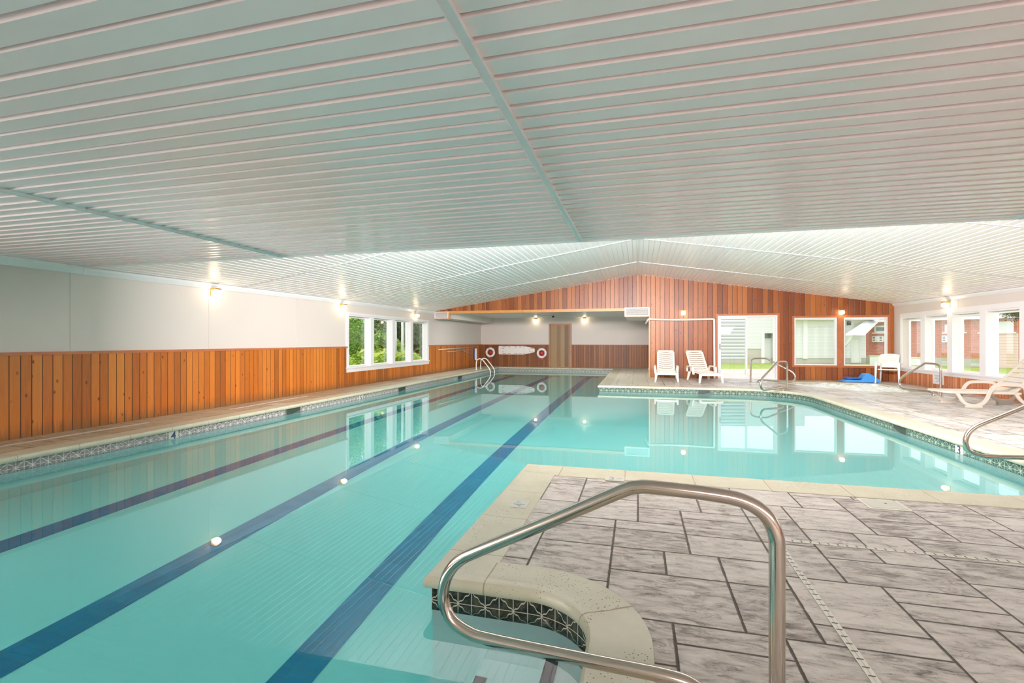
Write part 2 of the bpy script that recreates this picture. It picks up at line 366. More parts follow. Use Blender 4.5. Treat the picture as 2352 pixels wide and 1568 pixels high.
def offset(P, w):       # outwards (away from the water); w: number or function(x, y) per edge midpoint
    n = len(P); E = []
    for i in range(n):
        a, b = P[i], P[(i + 1) % n]; dx, dy = b[0] - a[0], b[1] - a[1]; L = math.hypot(dx, dy)
        E.append((dy / L, -dx / L, w((a[0] + b[0]) / 2, (a[1] + b[1]) / 2) if callable(w) else w))
    out = []
    for i in range(n):
        n1, n2 = E[i - 1], E[i]; det = n1[0] * n2[1] - n1[1] * n2[0]
        if abs(det) < .05: k = ((n1[2] + n2[2]) / 2); mx, my = n1[0] + n2[0], n1[1] + n2[1]; L = math.hypot(mx, my); d = (mx / L * k, my / L * k)
        else: d = ((n1[2] * n2[1] - n2[2] * n1[1]) / det, (n1[0] * n2[2] - n2[0] * n1[2]) / det)
        out.append((P[i][0] + d[0], P[i][1] + d[1]))
    return out
def area2(P): return sum(P[i][0] * P[(i + 1) % len(P)][1] - P[(i + 1) % len(P)][0] * P[i][1] for i in range(len(P)))
if area2(SPA) < 0: SPA = SPA[::-1]
def sdist(P, x, y):     # signed distance, negative inside
    x = np.asarray(x); y = np.asarray(y); d = np.full(x.shape, 1e9); ins = np.zeros(x.shape, bool)
    for i in range(len(P)):
        (ax, ay), (bx, by) = P[i], P[(i + 1) % len(P)]; ex, ey = bx - ax, by - ay
        t = np.clip(((x - ax) * ex + (y - ay) * ey) / (ex * ex + ey * ey), 0, 1)
        d = np.minimum(d, np.hypot(x - ax - t * ex, y - ay - t * ey))
        c = ((ay > y) != (by > y)) & (x < (bx - ax) * (y - ay) / ((by - ay) if by != ay else 1e-9) + ax)
        ins ^= c
    return np.where(ins, -d, d)
def loft(P, prof, wfun, name, mat, parent, uvv=None, bevel=0):
    # sweep a profile of (offset fraction/abs, z); offsets given as callables of width
    rings = [offset(P, (lambda x, y, o=o: o(wfun(x, y)))) if callable(o) else offset(P, o) for o, z in prof]
    n = len(P); m = len(prof); vs = []; s = 0; S = []
    for i in range(n):
        S.append(s); a, b = P[i], P[(i + 1) % n]; s += math.hypot(b[0] - a[0], b[1] - a[1])
    S.append(s)
    for i in range(n): vs += [(rings[k][i][0], rings[k][i][1], prof[k][1]) for k in range(m)]
    fs = []; uv = []; V = [0]
    for k in range(1, m):
        o0 = prof[k - 1][0]; o1 = prof[k][0]; o0 = o0(.3) if callable(o0) else o0; o1 = o1(.3) if callable(o1) else o1
        V.append(V[-1] + math.hypot(o1 - o0, prof[k][1] - prof[k - 1][1]))
    for i in range(n):
        for k in range(m - 1):
            j = (i + 1) % n; fs.append((i * m + k, j * m + k, j * m + k + 1, i * m + k + 1))
            a, b = P[i], P[j]; L = math.hypot(b[0] - a[0], b[1] - a[1]); tx, ty = (b[0] - a[0]) / L, (b[1] - a[1]) / L
            pu = lambda q: S[i] + ((q[0] - a[0]) * tx + (q[1] - a[1]) * ty) if L > .25 else None
            if L > .25: uv += [(pu(rings[k][i]), V[k]), (pu(rings[k][j]), V[k]), (pu(rings[k + 1][j]), V[k + 1]), (pu(rings[k + 1][i]), V[k + 1])]
            else: uv += [(S[i], V[k]), (S[i + 1], V[k]), (S[i + 1], V[k + 1]), (S[i], V[k + 1])]
    me = bpy.data.meshes.new(name); me.from_pydata(vs, [], fs); l = me.uv_layers.new(name='uv')
    l.data.foreach_set('uv', [c for p in uv for c in p]); me.polygons.foreach_set('use_smooth', [True] * len(fs))
    for mm in (mat if isinstance(mat, list) else [mat]): me.materials.append(M[mm])
    me.update(); o = bpy.data.objects.new(name, me); COL.objects.link(o)
    if parent: o.parent = parent
    e = o.modifiers.new('edge', 'EDGE_SPLIT'); e.split_angle = math.radians(35)
    return o, m - 1

# ------------------------------------------------------------------ deck
XW0, XW1, YB, YG, YA = -7.72, 7.72, -6.0, 17.5, 23.3
ZE = lambda y: 2.31 + (min(max(y, 5.1), 17.5) - 5.1) * .12 / 12.4
C = .15
gx0, gy0 = -7.8, -6.0; NX, NY = 104, 196
own = -np.ones((NX, NY), int); rects = []
rnd = random.Random(3)
SZ = [(3, 3), (4, 3), (3, 2), (2, 2), (4, 2), (2, 3), (3, 3), (3, 2), (3, 1), (2, 1), (3, 1)]
for j in range(NY):
    for i in range(NX):
        if own[i, j] >= 0: continue
        opts = SZ[:]; rnd.shuffle(opts); opts.sort(key=lambda s: -(s[0] * s[1] > 2) * rnd.random())
        for w, h in opts + [(1, 1)]:
            if i + w <= NX and j + h <= NY and (own[i:i + w, j:j + h] < 0).all():
                # avoid slivers of width one to the right
                if i + w < NX and own[i + w, j] < 0 and i + w + 1 < NX and own[i + w + 1, j] >= 0 and w > 1: continue
                own[i:i + w, j:j + h] = len(rects); rects.append((i, j, w, h, rnd.random())); break
cx = gx0 + (np.arange(NX) + .5) * C; cy = gy0 + (np.arange(NY) + .5) * C; GX, GY = np.meshgrid(cx, cy, indexing='ij')
keep = (sdist(POOL, GX, GY) > .12) & (sdist(SPA, GX, GY) > .12)
keep &= ~((GX > .5) & (GY > YG + .2)) & (GY < YA + .1)
vid = {}; V = []; Fs = []; lo = []; hi = []; tone = []; mi = []
def vert(i, j):
    k = (i, j)
    if k not in vid: vid[k] = len(V); V.append((gx0 + i * C, gy0 + j * C, 0.))
    return vid[k]
for i in range(NX):
    for j in range(NY):
        if not keep[i, j]: continue
        ri, rj, w, h, t = rects[own[i, j]]; qd = [(i, j), (i + 1, j), (i + 1, j + 1), (i, j + 1)]
        Fs.append([vert(*k) for k in qd])
        for a, b in qd: lo += [(a - ri) * C, (b - rj) * C]; hi += [(ri + w - a) * C, (rj + h - b) * C]
        tone.append(t); x, y = cx[i], cy[j]
        mi.append(1 if x < -6.5 and y < 15 else 2 if (x < XR + 1.5 and y > YF + .1) or y > YG - 1.2 and x < 1.2 or x < -6.5 else 0)
me = bpy.data.meshes.new('floor'); me.from_pydata(V, [], Fs)
me.uv_layers.new(name='lo').data.foreach_set('uv', lo); me.uv_layers.new(name='hi').data.foreach_set('uv', hi)
at = me.attributes.new('tone', 'FLOAT', 'FACE'); at.data.foreach_set('value', tone)
for k in ('deck', 'deck_tan', 'deck_plain'): me.materials.append(M[k])
me.polygons.foreach_set('material_index', mi); me.update()
o = bpy.data.objects.new('floor', me); COL.objects.link(o); struct(o)

# ------------------------------------------------------------------ walls
def wall_y(mb, x0, x1, ya, yb, z0, z1, holes=()):      # wall in a plane of constant x
    ys = sorted({ya, yb, *[h[0] for h in holes], *[h[1] for h in holes]})
    for a, b in zip(ys, ys[1:]):
        hs = [h for h in holes if h[0] <= a + 1e-6 and h[1] >= b - 1e-6]
        if hs:
            h = hs[0]
            if h[2] > z0: mb.box(x0, x1, a, b, z0, h[2])
            if h[3] < z1: mb.box(x0, x1, a, b, h[3], z1)
        else: mb.box(x0, x1, a, b, z0, z1)
WAIN = 1.10
LW = (11.62, 16.89, .43, 2.0)
m = MB(); wall_y(m, XW0 - .2, XW0, YB, YA + .2, -.05, 2.9, [LW]); wl = struct(m.build('wall_left', 'wall_white'))
m = MB(); wall_y(m, XW0 + .0, XW0 + .018, YB, YA, 0, WAIN - .03, [(LW[0], LW[1], LW[2] - .02, WAIN)]); m.build('wainscot', 'wood_left', wl)
m = MB(); wall_y(m, XW0, XW0 + .03, YB, LW[0], WAIN - .03, WAIN + .012); wall_y(m, XW0, XW0 + .03, LW[1], YA, WAIN - .03, WAIN + .012); m.build('cap_rail', 'wood_trim', wl)
m = MB()
for y in (2.7, 4.98, 7.24, 9.6): m.box(XW0, XW0 + .006, y - .012, y + .012, WAIN + .012, ZE(y) - .09)
m.build('seam_strip', 'wall_white', wl)
RWs = [(17.02 - 1.21 * k - 1.0, 17.02 - 1.21 * k) for k in range(0, 11)]
m = MB(); wall_y(m, XW1, XW1 + .2, YB, YG, -.05, 2.9, [(RWs[-1][0], RWs[0][1], .45, 1.99)]); wr = struct(m.build('wall_right', 'wall_white'))
m = MB(); m.box(XW1 - .018, XW1, YB, YG, 0, .36); m.build('wainscot', 'wood_right', wr)
m = MB()
for y in (14.42, 11.98, 9.54): m.box(XW1 - .006, XW1, y - .012, y + .012, 2.09, ZE(y) - .08)
m.build('seam_strip', 'wall_white', wr)
m = MB(); m.box(XW0 - .2, XW1 + .2, YB - .2, YB, -.05, 2.9); struct(m.build('wall_rear', 'wall_white'))
# gable wall
OP = (XW0, .42, 2.36)       # opening into the alcove
D = (2.61, 4.44, .0, 2.12); G1 = (4.93, 6.16, .48, 2.02); G2 = (6.34, 7.55, .48, 2.02)
zt = lambda x: 3.61 - abs(x) * (3.61 - 2.43) / 7.72
m = MB()
def gcol(a, b, z0, z1=None):
    m.prism([(a, YG, z0), (b, YG, z0), (b, YG, z1 if z1 is not None else zt(b)), (a, YG, z1 if z1 is not None else zt(a))], (0, .2, 0))
gcol(XW0, 0, OP[2] + .07); gcol(0, OP[1], OP[2] + .07); gcol(OP[1], D[0], 0); gcol(D[0], D[1], D[3]); gcol(D[1], G1[0], 0)
gcol(G1[0], G1[1], 0, G1[2]); gcol(G1[0], G1[1], G1[3]); gcol(G1[1], G2[0], 0); gcol(G2[0], G2[1], 0, G2[2]); gcol(G2[0], G2[1], G2[3]); gcol(G2[1], XW1, 0)
wg = struct(m.build('wall_gable', 'wood_gable'))
m = MB(); m.box(XW0, OP[1], YG - .02, YG + .2, OP[2] - .03, OP[2] + .07); m.build('header_beam', 'wood_trim_light', wg)
m = MB(); m.box(OP[1] - .05, OP[1], YG - .02, YG + .2, 0, OP[2]); m.build('corner_trim', 'wood_trim_light', wg)
m = MB(); m.box(-.014, .014, YG - .012, YG, OP[2] + .07, 3.6); m.build('ridge_batten', 'wood_trim_light', wg)
m = MB(); w_ = .06
for a, b in ((D[0] - w_, D[0]), (D[1], D[1] + w_)): m.box(a, b, YG - .022, YG, 0, D[3] + w_)
m.box(D[0], D[1], YG - .022, YG, D[3], D[3] + w_)
for a, b, c_, d in ((G1[0] - w_, G1[0], G1[2] - w_, G1[3] + w_), (G2[1], G2[1] + w_, G1[2] - w_, G1[3] + w_), (G1[1], G2[0], G1[2] - w_, G1[3] + w_)): m.box(a, b, YG - .022, YG, c_, d)
for g in (G1, G2): m.box(g[0], g[1], YG - .022, YG, G1[3], G1[3] + w_); m.box(g[0], g[1], YG - .022, YG, G1[2] - w_, G1[2])
m.build('casing', 'wood_trim', wg)
# alcove
m = MB(); BD = (-4.16, -3.16, 2.06)
for a, b in ((XW0, BD[0]), (BD[1], .7)): m.box(a, b, YA, YA + .15, -.05, 2.6)
m.box(BD[0], BD[1], YA, YA + .15, BD[2], 2.6); wb = struct(m.build('wall_back', 'wall_white'))
m = MB()
for a, b in ((XW0, BD[0] - .06), (BD[1] + .06, .5)): m.box(a, b, YA - .016, YA, 0, 1.08)
m.build('wainscot', 'wood_back', wb)
m = MB()
for a, b in ((XW0, BD[0] - .06), (BD[1] + .06, .5)): m.box(a, b, YA - .024, YA, 1.08, 1.10)
m.build('cap_rail', 'wood_trim', wb)
m = MB(); m.box(.5, .7, YG + .2, YA, -.05, 2.6); struct(m.build('wall_alcove', 'wall_white'))
m = MB(); m.box(XW0 - .2, .9, YG + .2, YA + .2, 2.42, 2.5); struct(m.build('ceiling', 'duct_white'))
# ceilings
def strips(name, mat, pts_fn, n, parent=None, drop=.011):
    # pts_fn(t) gives the two end points of a groove line at station t, plus inward normal
    mb = MB()
    for k in range(n):
        a0, a1, nn = pts_fn(k); b0, b1, _ = pts_fn(k + 1); nn = Vector(nn)
        A0, A1, B0, B1 = Vector(a0), Vector(a1), Vector(b0), Vector(b1)
        pr = [(0, 0), (.02, .3), (.83, 1.), (.835, -2.), (.985, -2.), (1., 0)] if k % 2 else [(0, 0), (.02, .3), (.885, .8), (.89, -2.), (.985, -2.), (1., 0)]
        for (t0, h0), (t1, h1) in zip(pr, pr[1:]):
            mb.add([A0 + (B0 - A0) * t0 + nn * drop * h0, A1 + (B1 - A1) * t0 + nn * drop * h0, A1 + (B1 - A1) * t1 + nn * drop * h1, A0 + (B0 - A0) * t1 + nn * drop * h1], [(0, 1, 2, 3)])
    return mb.build(name, mat, parent, norm=False)
FY = 5.12; FZ = 2.325; DY = .1255; nf = int((FY - YB) / DY)
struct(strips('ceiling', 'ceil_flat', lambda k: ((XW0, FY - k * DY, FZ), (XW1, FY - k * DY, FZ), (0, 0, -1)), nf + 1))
m = MB(); m.box(XW0, XW1, FY, FY + .03, FZ - .018, 3.7); struct(m.build('trim_1', 'vinyl_white'))
for i, x in enumerate((-4.31, -.585, 3.16)):
    m = MB(); m.box(x - .021, x + .021, YB, FY, FZ - .02, FZ + .01); m.box(x - .021, x - .017, YB, FY, FZ - .026, FZ - .02); m.box(x + .017, x + .021, YB, FY, FZ - .026, FZ - .02)
    struct(m.build('trim_%d' % (i + 2), 'white_trim'))
JY = [7.95, 11.32, 14.65, YG]
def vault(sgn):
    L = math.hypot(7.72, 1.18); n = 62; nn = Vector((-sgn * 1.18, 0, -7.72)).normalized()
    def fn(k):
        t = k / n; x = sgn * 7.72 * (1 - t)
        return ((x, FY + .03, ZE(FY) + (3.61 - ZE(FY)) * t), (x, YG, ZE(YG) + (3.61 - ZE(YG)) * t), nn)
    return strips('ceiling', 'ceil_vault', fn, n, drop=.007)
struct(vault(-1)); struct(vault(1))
m = MB()
for y in JY[:3]:
    for s in (-1, 1):
        a = Vector((s * 7.72, y, ZE(y) - .004)); b = Vector((0, y, 3.606)); m.prism([a, b, b + Vector((0, 0, -.012)), a + Vector((0, 0, -.012))], (0, .02, 0))
struct(m.build('trim_5', 'grille'))
m = MB()
m.prism([(-.02, FY + .03, 3.585), (.02, FY + .03, 3.585), (.02, FY + .03, 3.62), (-.02, FY + .03, 3.62)], (0, YG - FY - .03, 0)); struct(m.build('trim_6', 'vinyl_white'))
def crown(x, sgn, ya, yb, za, zb, h, nm):
    m = MB(); p = lambda y, z: [(x, y, z), (x + sgn * .06, y, z), (x + sgn * .05, y, z - h * .35), (x + sgn * .015, y, z - h), (x, y, z - h)]
    A, B = p(ya, za), p(yb, zb); m.add(A + B, [(0, 1, 2, 3, 4), (9, 8, 7, 6, 5)] + [(i, (i + 1) % 5, 5 + (i + 1) % 5, 5 + i) for i in range(5)]); struct(m.build(nm, 'white_trim'))
crown(XW0, 1, YB, FY, FZ, FZ, .11, 'trim_7'); crown(XW0, 1, FY, YG, ZE(FY), ZE(YG), .10, 'trim_8')
crown(XW1, -1, YB, FY, FZ, FZ, .11, 'trim_9'); crown(XW1, -1, FY, YG, ZE(FY), ZE(YG), .09, 'trim_10')

# ------------------------------------------------------------------ windows and doors
def pane(mb_args, parent):
    m = MB(); m.box(*mb_args); return m.build('pane', 'glass', parent)
wi = struct(bpy.data.objects.new('window_1', None)); COL.objects.link(wi)
m = MB(); x0, x1 = XW0 - .2, XW0 + .02; y0, y1, z0, z1 = LW
m.box(XW0, XW0 + .022, y0 - .05, y1 + .05, z1 - .0, z1 + .06); m.box(XW0, XW0 + .022, y0 - .05, y0 + .06, .535, z1); m.box(XW0, XW0 + .022, y1 - .06, y1 + .05, .535, z1)
lefts = [(11.70, 12.82), (13.0, 14.13), (14.31, 15.43), (15.61, 16.80)]
prev = y0
for a, b in lefts: m.box(x0, XW0 + .016, prev, a, .53, 1.955); prev = b
m.box(x0, XW0 + .016, prev, y1, .53, 1.955); m.box(x0, XW0 + .016, y0, y1, 1.955, z1 - .002)
m.build('window_frame', 'white_trim', wi)
m = MB(); m.box(XW0, XW0 + .05, y0 - .07, y1 + .07, .50, .535); m.box(x0, XW0, y0, y1, .50, .535); m.box(XW0, XW0 + .024, y0 - .05, y1 + .05, .40, .50); m.build('window_sill', 'white_trim', wi)
for a, b in lefts:
    m = MB()
    for c0, c1, d0, d1 in ((a, a + .05, .54, 1.955), (b - .05, b, .54, 1.955), (a + .05, b - .05, .54, .58), (a + .05, b - .05, 1.915, 1.955)): m.box(XW0 - .17, XW0 - .12, c0, c1, d0, d1)
    s_ = m.build('sash', 'vinyl_white', wi, .004); pane((XW0 - .149, XW0 - .145, a + .05, b - .05, .58, 1.915), s_)
wi = struct(bpy.data.objects.new('window_2', None)); COL.objects.link(wi)
m = MB(); z0, z1 = .45, 1.99; ya, yb = RWs[-1][0], RWs[0][1]
m.box(XW1 - .02, XW1 + .0, ya - .1, yb + .1, 1.97, 2.09); m.box(XW1 - .02, XW1, yb, yb + .1, z0, 1.97)
prev = yb
for a, b in RWs: m.box(XW1 - .02, XW1 + .2, b, prev, z0, 1.97) if prev > b else None; prev = a
m.box(XW1, XW1 + .2, ya, yb, 1.93, z1); m.build('window_frame', 'white_trim', wi)
m = MB(); m.box(XW1 - .05, XW1 + .2, ya - .1, yb + .12, .43, .47); m.box(XW1 - .024, XW1, ya - .1, yb + .1, .36, .43); m.build('window_sill', 'white_trim', wi)
for a, b in RWs:
    m = MB()
    for c0, c1, d0, d1 in ((a, a + .05, .47, 1.93), (b - .05, b, .47, 1.93), (a + .05, b - .05, .47, .52), (a + .05, b - .05, 1.88, 1.93)): m.box(XW1 + .15, XW1 + .2, c0, c1, d0, d1)
    s_ = m.build('sash', 'vinyl_white', wi, .004); pane((XW1 + .173, XW1 + .177, a + .05, b - .05, .52, 1.88), s_)
for i, g in enumerate((G1, G2)):
    wi = struct(bpy.data.objects.new('window_%d' % (i + 3), None)); COL.objects.link(wi); m = MB(); f = .045
    m.box(g[0], g[0] + f, YG + .0, YG + .12, g[2], g[3]); m.box(g[1] - f, g[1], YG, YG + .12, g[2], g[3]); m.box(g[0] + f, g[1] - f, YG, YG + .12, g[2], g[2] + f * .8); m.box(g[0] + f, g[1] - f, YG, YG + .12, g[3] - f * .8, g[3])
    m.build('window_frame', 'white_trim', wi, .004); pane((g[0] + f, g[1] - f, YG + .08, YG + .084, g[2] + f * .8, g[3] - f * .8), wi)
do = struct(bpy.data.objects.new('door_1', None)); COL.objects.link(do)
m = MB(); f = .055; xm = 3.51
m.box(D[0], D[0] + f, YG, YG + .16, 0, D[3]); m.box(D[1] - f, D[1], YG, YG + .16, 0, D[3]); m.box(D[0] + f, D[1] - f, YG, YG + .16, D[3] - f, D[3]); m.box(D[0] + f, D[1] - f, YG, YG + .16, 0, .04)
m.build('door_frame', 'white_trim', do, .004)
for a, b, y in ((D[0] + f, xm + .03, YG + .03), (xm - .03, D[1] - f, YG + .09)):
    m = MB(); s = .055
    m.box(a, a + s, y, y + .04, .04, D[3] - f); m.box(b - s, b, y, y + .04, .04, D[3] - f); m.box(a + s, b - s, y, y + .04, D[3] - f - s, D[3] - f); m.box(a + s, b - s, y, y + .04, .04, .15)
    l_ = m.build('door_leaf', 'white_trim', do, .003); pane((a + s, b - s, y + .018, y + .022, .15, D[3] - f - s), l_)
    if y < YG + .05:
        m = MB(); m.box(a + .012, a + .03, y - .03, y, .98, 1.18); m.build('door_handle', 'black', l_, .004)
do = struct(bpy.data.objects.new('door_2', None)); COL.objects.link(do)
m = MB(); m.box(BD[0] - .06, BD[0], YA - .03, YA + .05, 0, BD[2] + .06); m.box(BD[1], BD[1] + .06, YA - .03, YA + .05, 0, BD[2] + .06); m.box(BD[0], BD[1], YA - .03, YA + .05, BD[2], BD[2] + .06); m.build('door_frame', 'wood_trim', do, .004)
m = MB(); m.box(BD[0] + .01, BD[1] - .01, YA - .005, YA + .04, .005, BD[2] - .005); m.build('door_leaf', 'door_wood', do)
m = MB(); m.lathe((BD[1] - .1, YA - .005, .92), [(0, .0), (.02, 0), (.02, .01), (.012, .015), (.012, .04), (.028, .05), (.03, .07), (.015, .08), (0, .08)], (0, -1, 0), 14); m.build('door_knob', 'brass', do)

# ------------------------------------------------------------------ swimming pool
pool = thing('swimming_pool', 'L-shaped turquoise indoor pool with beige coping and blue lane lines', 'swimming pool', (0, 0, 0))
bot = lambda x: -1.33 if x <= XR + .01 else -1.33 + (x - XR) * .05
mb = MB(); n = len(POOL)
for i in range(n):
    a, b = POOL[i], POOL[(i + 1) % n]
    mb.add([(*a, -.04), (*b, -.04), (*b, bot(b[0])), (*a, bot(a[0]))], [(0, 1, 2, 3)])
mb.add([(x, y, -1.33) for x, y in ((-6.55, -4), (XR, -4), (XR, YE), (-6.55, YE))], [(0, 1, 2, 3)])
side = [p for p in POOL if p[0] >= XR - .001 and YN - .01 <= p[1] <= YF + .01]
mb.add([(x, y, bot(x)) for x, y in side], [list(range(len(side)))])
mb.add([(x, y, -1.33) for x, y in ((XR, .3), (-.17, .3), (-.17, 2.38), (XR, 2.38))], [(0, 1, 2, 3)])
mb.build('basin', 'plaster', pool, norm=False)
# recess stair
for k, (xa, z) in enumerate(((-.43, -.36), (-.78, -.60), (XR, -.85))):
    m = MB(); pts = [(x, y) for x, y in ([(-.175, .31)] + arc(-.535, 2.02, .358, 0, 90, 10) + [(xa, 2.377), (xa, .31)]) if x >= xa]
    m.prism([(x, y, -1.32) for x, y in pts], (0, 0, z + 1.32)); st = m.build('step', 'plaster', pool)
    if k < 2:
        m = MB(); m.box(xa + .006, xa + .066, .5, 2.33 - .08 * k, z - .001, z + .004); m.build('nosing_tile', 'nosing', st)
cop_w = lambda x, y: .235 if y < 2.5 and x > XR + .01 else .31
prof = [(0., -.055), (-.028, -.053), (-.037, -.04), (-.039, -.022), (-.034, -.004), (-.022, .009), (0.0, .013), (.04, .010), (lambda w: w * .5, .005), (lambda w: w - .03, .006), (lambda w: w - .004, .005), (lambda w: w, -.004), (lambda w: w, -.02)]
loft(POOL, prof, cop_w, 'coping', 'coping', pool)
tb, _ = loft(POOL, [(-.004, -.202), (-.004, -.052)], cop_w, 'waterline_tile', ['band', 'band_pale', 'band_green'], pool)
for i, p in enumerate(tb.data.polygons):
    a, b = POOL[i], POOL[(i + 1) % n]; x, y = (a[0] + b[0]) / 2, (a[1] + b[1]) / 2
    p.material_index = 1 if x < -6 or y > 20 else 2 if y > 5.2 and (x > 0 or y > 10) else 0
lanes = [-2.0, -3.65, -5.3]
for x in lanes:
    m = MB(); m.box(x - .125, x + .125, -2.5, 20.4, -1.335, -1.322); m.box(x - .4, x + .4, 20.4, 20.62, -1.335, -1.322); m.build('lane_line', 'lane_tile', pool)
# skimmers and depth markers
def skimmer(c, along, inward, w):
    m = MB(); c = Vector(c); a = Vector(along); i_ = Vector(inward); z = Vector((0, 0, 1))
    for s in (-1, 1): m.obox(c + a * s * (w / 2 + .01) + i_ * .004, a, i_, z, .012, .008, .078)
    m.obox(c + i_ * .004 + z * .074, a, i_, z, w / 2, .012, .006)
    fr_ = m.build('skimmer', 'skimmer_grey', pool)
    m = MB(); m.obox(c + i_ * .006, a, i_, z, w / 2, .004, .07); m.build('throat', 'dark_slot', fr_)
    m = MB(); m.obox(c + i_ * .012 + a * w * .18 - z * .03, (a * .96 + z * .2).normalized(), i_, (z * .96 - a * .2).normalized(), w * .3, .006, .012); m.build('weir_flap', 'skimmer_grey', fr_)
skimmer((-6.55, 8.05, -.125), (0, 1, 0), (1, 0, 0), .38); skimmer((-6.55, 12.55, -.125), (0, 1, 0), (1, 0, 0), .38); skimmer((-6.55, 17.2, -.125), (0, 1, 0), (1, 0, 0), .38)
skimmer((1.72, YF, -.125), (1, 0, 0), (0, -1, 0), .3); skimmer((3.93, 8.72, -.125), (0, 1, 0), (-1, 0, 0), .38)
def marker(c, n3, body, rotz, size, base='marker_tile', w=.075, h=.075):
    m = MB(); c = Vector(c); nn = Vector(n3); a = Vector((0, 0, 1)).cross(nn); m.obox(c, a, nn, (0, 0, 1), w, .003, h); d = m.build('depth_marker', base, pool)
    text('numeral', body, size, 'numeral', d, c + nn * .004, (PI / 2, 0, rotz))
marker((-6.543, 5.53, -.125), (1, 0, 0), '4', PI / 2, .16); marker((-6.543, 10.43, -.125), (1, 0, 0), '5', PI / 2, .15)
marker((3.923, 7.3, -.125), (-1, 0, 0), '3', -PI / 2, .15)
for body, c_, rz, sz in (('3', (-.20, 4.445), 0, .12), ('4', (-.87, 3.58), PI / 2, .12)):
    m = MB(); ca, sa = math.cos(rz), math.sin(rz); m.obox((c_[0], c_[1], .0065), (ca, sa, 0), (-sa, ca, 0), (0, 0, 1), .085, .062, .003); d = m.build('depth_marker', 'marker_tile', pool)
    text('numeral', body, sz, 'numeral_soft', d, (c_[0] - .03 * ca, c_[1] - .03 * sa, .0095), (0, 0, rz), .0006)
    text('unit', 'FT', sz * .33, 'numeral_soft', d, (c_[0] + .04 * ca - .02 * sa, c_[1] + .04 * sa + .02 * ca, .0095), (0, 0, rz), .0004)
# water: a closed body, its sides inside the walls of the basin
P = offset(POOL, .012); m = MB(); n = len(P)
m.add([(x, y, -.16) for x, y in P], [list(range(n))]); m.add([(x, y, -1.45) for x, y in P], [list(range(n))[::-1]])
for i in range(n): j = (i + 1) % n; m.add([(*P[i], -.16), (*P[i], -1.45), (*P[j], -1.45), (*P[j], -.16)], [(0, 1, 2, 3)])
me = bpy.data.meshes.new('pool_water'); me.from_pydata(m.v, [], m.f); bm = bmesh.new(); bm.from_mesh(me); bmesh.ops.remove_doubles(bm, verts=bm.verts, dist=1e-5); bmesh.ops.recalc_face_normals(bm, faces=bm.faces); bm.to_mesh(me); bm.free()
me.materials.append(M['water']); o = bpy.data.objects.new('pool_water', me); COL.objects.link(o); tag(o, 'still clear turquoise water filling the L-shaped pool', 'water', kind='stuff')
# ground body under the deck so that nothing shines through from below
# ------------------------------------------------------------------ hot tub
spa = thing('hot_tub', 'bubbling rounded hot tub sunk in the deck before the gable windows', 'hot tub', (0, 0, 0))
mb = MB(); n = len(SPA)
for i in range(n): a, b = SPA[i], SPA[(i + 1) % n]; mb.add([(*a, -.03), (*b, -.03), (*b, -.9), (*a, -.9)], [(0, 1, 2, 3)])
mb.add([(x, y, -.9) for x, y in SPA], [list(range(n))]); mb.build('basin', 'plaster', spa, norm=False)
loft(SPA, prof, lambda x, y: .26, 'coping', 'coping', spa)
loft(SPA, [(-.004, -.18), (-.004, -.05)], lambda x, y: .3, 'waterline_tile', 'band_green', spa)
gx = np.arange(3.9, 7.1, .045); gy = np.arange(13.5, 16.8, .045); A, B = np.meshgrid(gx, gy, indexing='ij'); sd = sdist(SPA, A, B)
rs = np.random.RandomState(4); H = np.zeros(A.shape)
for _ in range(90):
    px, py, r, h = rs.uniform(4.3, 6.8), rs.uniform(13.9, 16.3), rs.uniform(.08, .22), rs.uniform(.02, .07)
    H = np.maximum(H, h * np.exp(-((A - px) ** 2 + (B - py) ** 2) / r ** 2))
H = H * 1.2 + rs.uniform(0, .012, A.shape); mb = MB(); idx = {}
for i in range(A.shape[0]):
    for j in range(A.shape[1]):
        idx[i, j] = len(mb.v); mb.v.append((A[i, j], B[i, j], -.055 + H[i, j] * min(1, max(0, -sd[i, j] * 6))))
for i in range(A.shape[0] - 1):
    for j in range(A.shape[1] - 1):
        if sd[i, j] < .04 or sd[i + 1, j + 1] < .04: mb.f.append([idx[i, j], idx[i + 1, j], idx[i + 1, j + 1], idx[i, j + 1]]); mb.sm.append(True); mb.mi.append(0)
tag(mb.build('foaming_water', 'foam'), 'white foaming water churning inside the hot tub', 'water', kind='stuff')

# ------------------------------------------------------------------ grab rails
RP = [(0, -.03), (0, .3), (0, .54), (.004, .625), (.035, .688), (.1, .724), (.2, .735), (.385, .737), (.44, .731), (.5, .708), (.785, .553), (1.06, .408), (1.15, .352), (1.205, .28), (1.223, .19), (1.19, .11), (1.11, .07), (1.0, .062), (.6, .075), (.34, .085), (.25, .072), (.2, .03), (.19, -.03)]
def make_rail():
    t = thing('grab_rail', '', 'grab rail', group='bent steel grab rails')
    m = MB(); m.tube(smooth_path([(u, 0, z) for u, z in RP], 6), .0242, 18, up=(0, 1, 0)); m.build('rail_tube', 'steel', t)
    for u in (0, .19):
        m = MB(); m.lathe((u, 0, 0), [(.024, .0), (.05, .002), (.052, .008), (.04, .016), (.026, .02)], seg=20); m.build('escutcheon', 'steel', t)
    return t
r0 = make_rail()
rails = [((.434, 1.716), math.atan2(.144, -1.234), 'large bent steel rail over the foreground stair recess'),
         ((4.53, 6.05), PI, 'bent steel rail cut by the picture edge, over the tiled pool edge'),
         ((3.68, 13.62), math.radians(228), 'bent steel rail on the coping where the far pool corner curves'),
         ((3.37, 16.24), math.radians(-30), 'bent steel rail between sliding door and hot tub'),
         ((6.64, 13.0), math.radians(102), 'bent steel rail by the hot tub, beside the long beige lounger')]
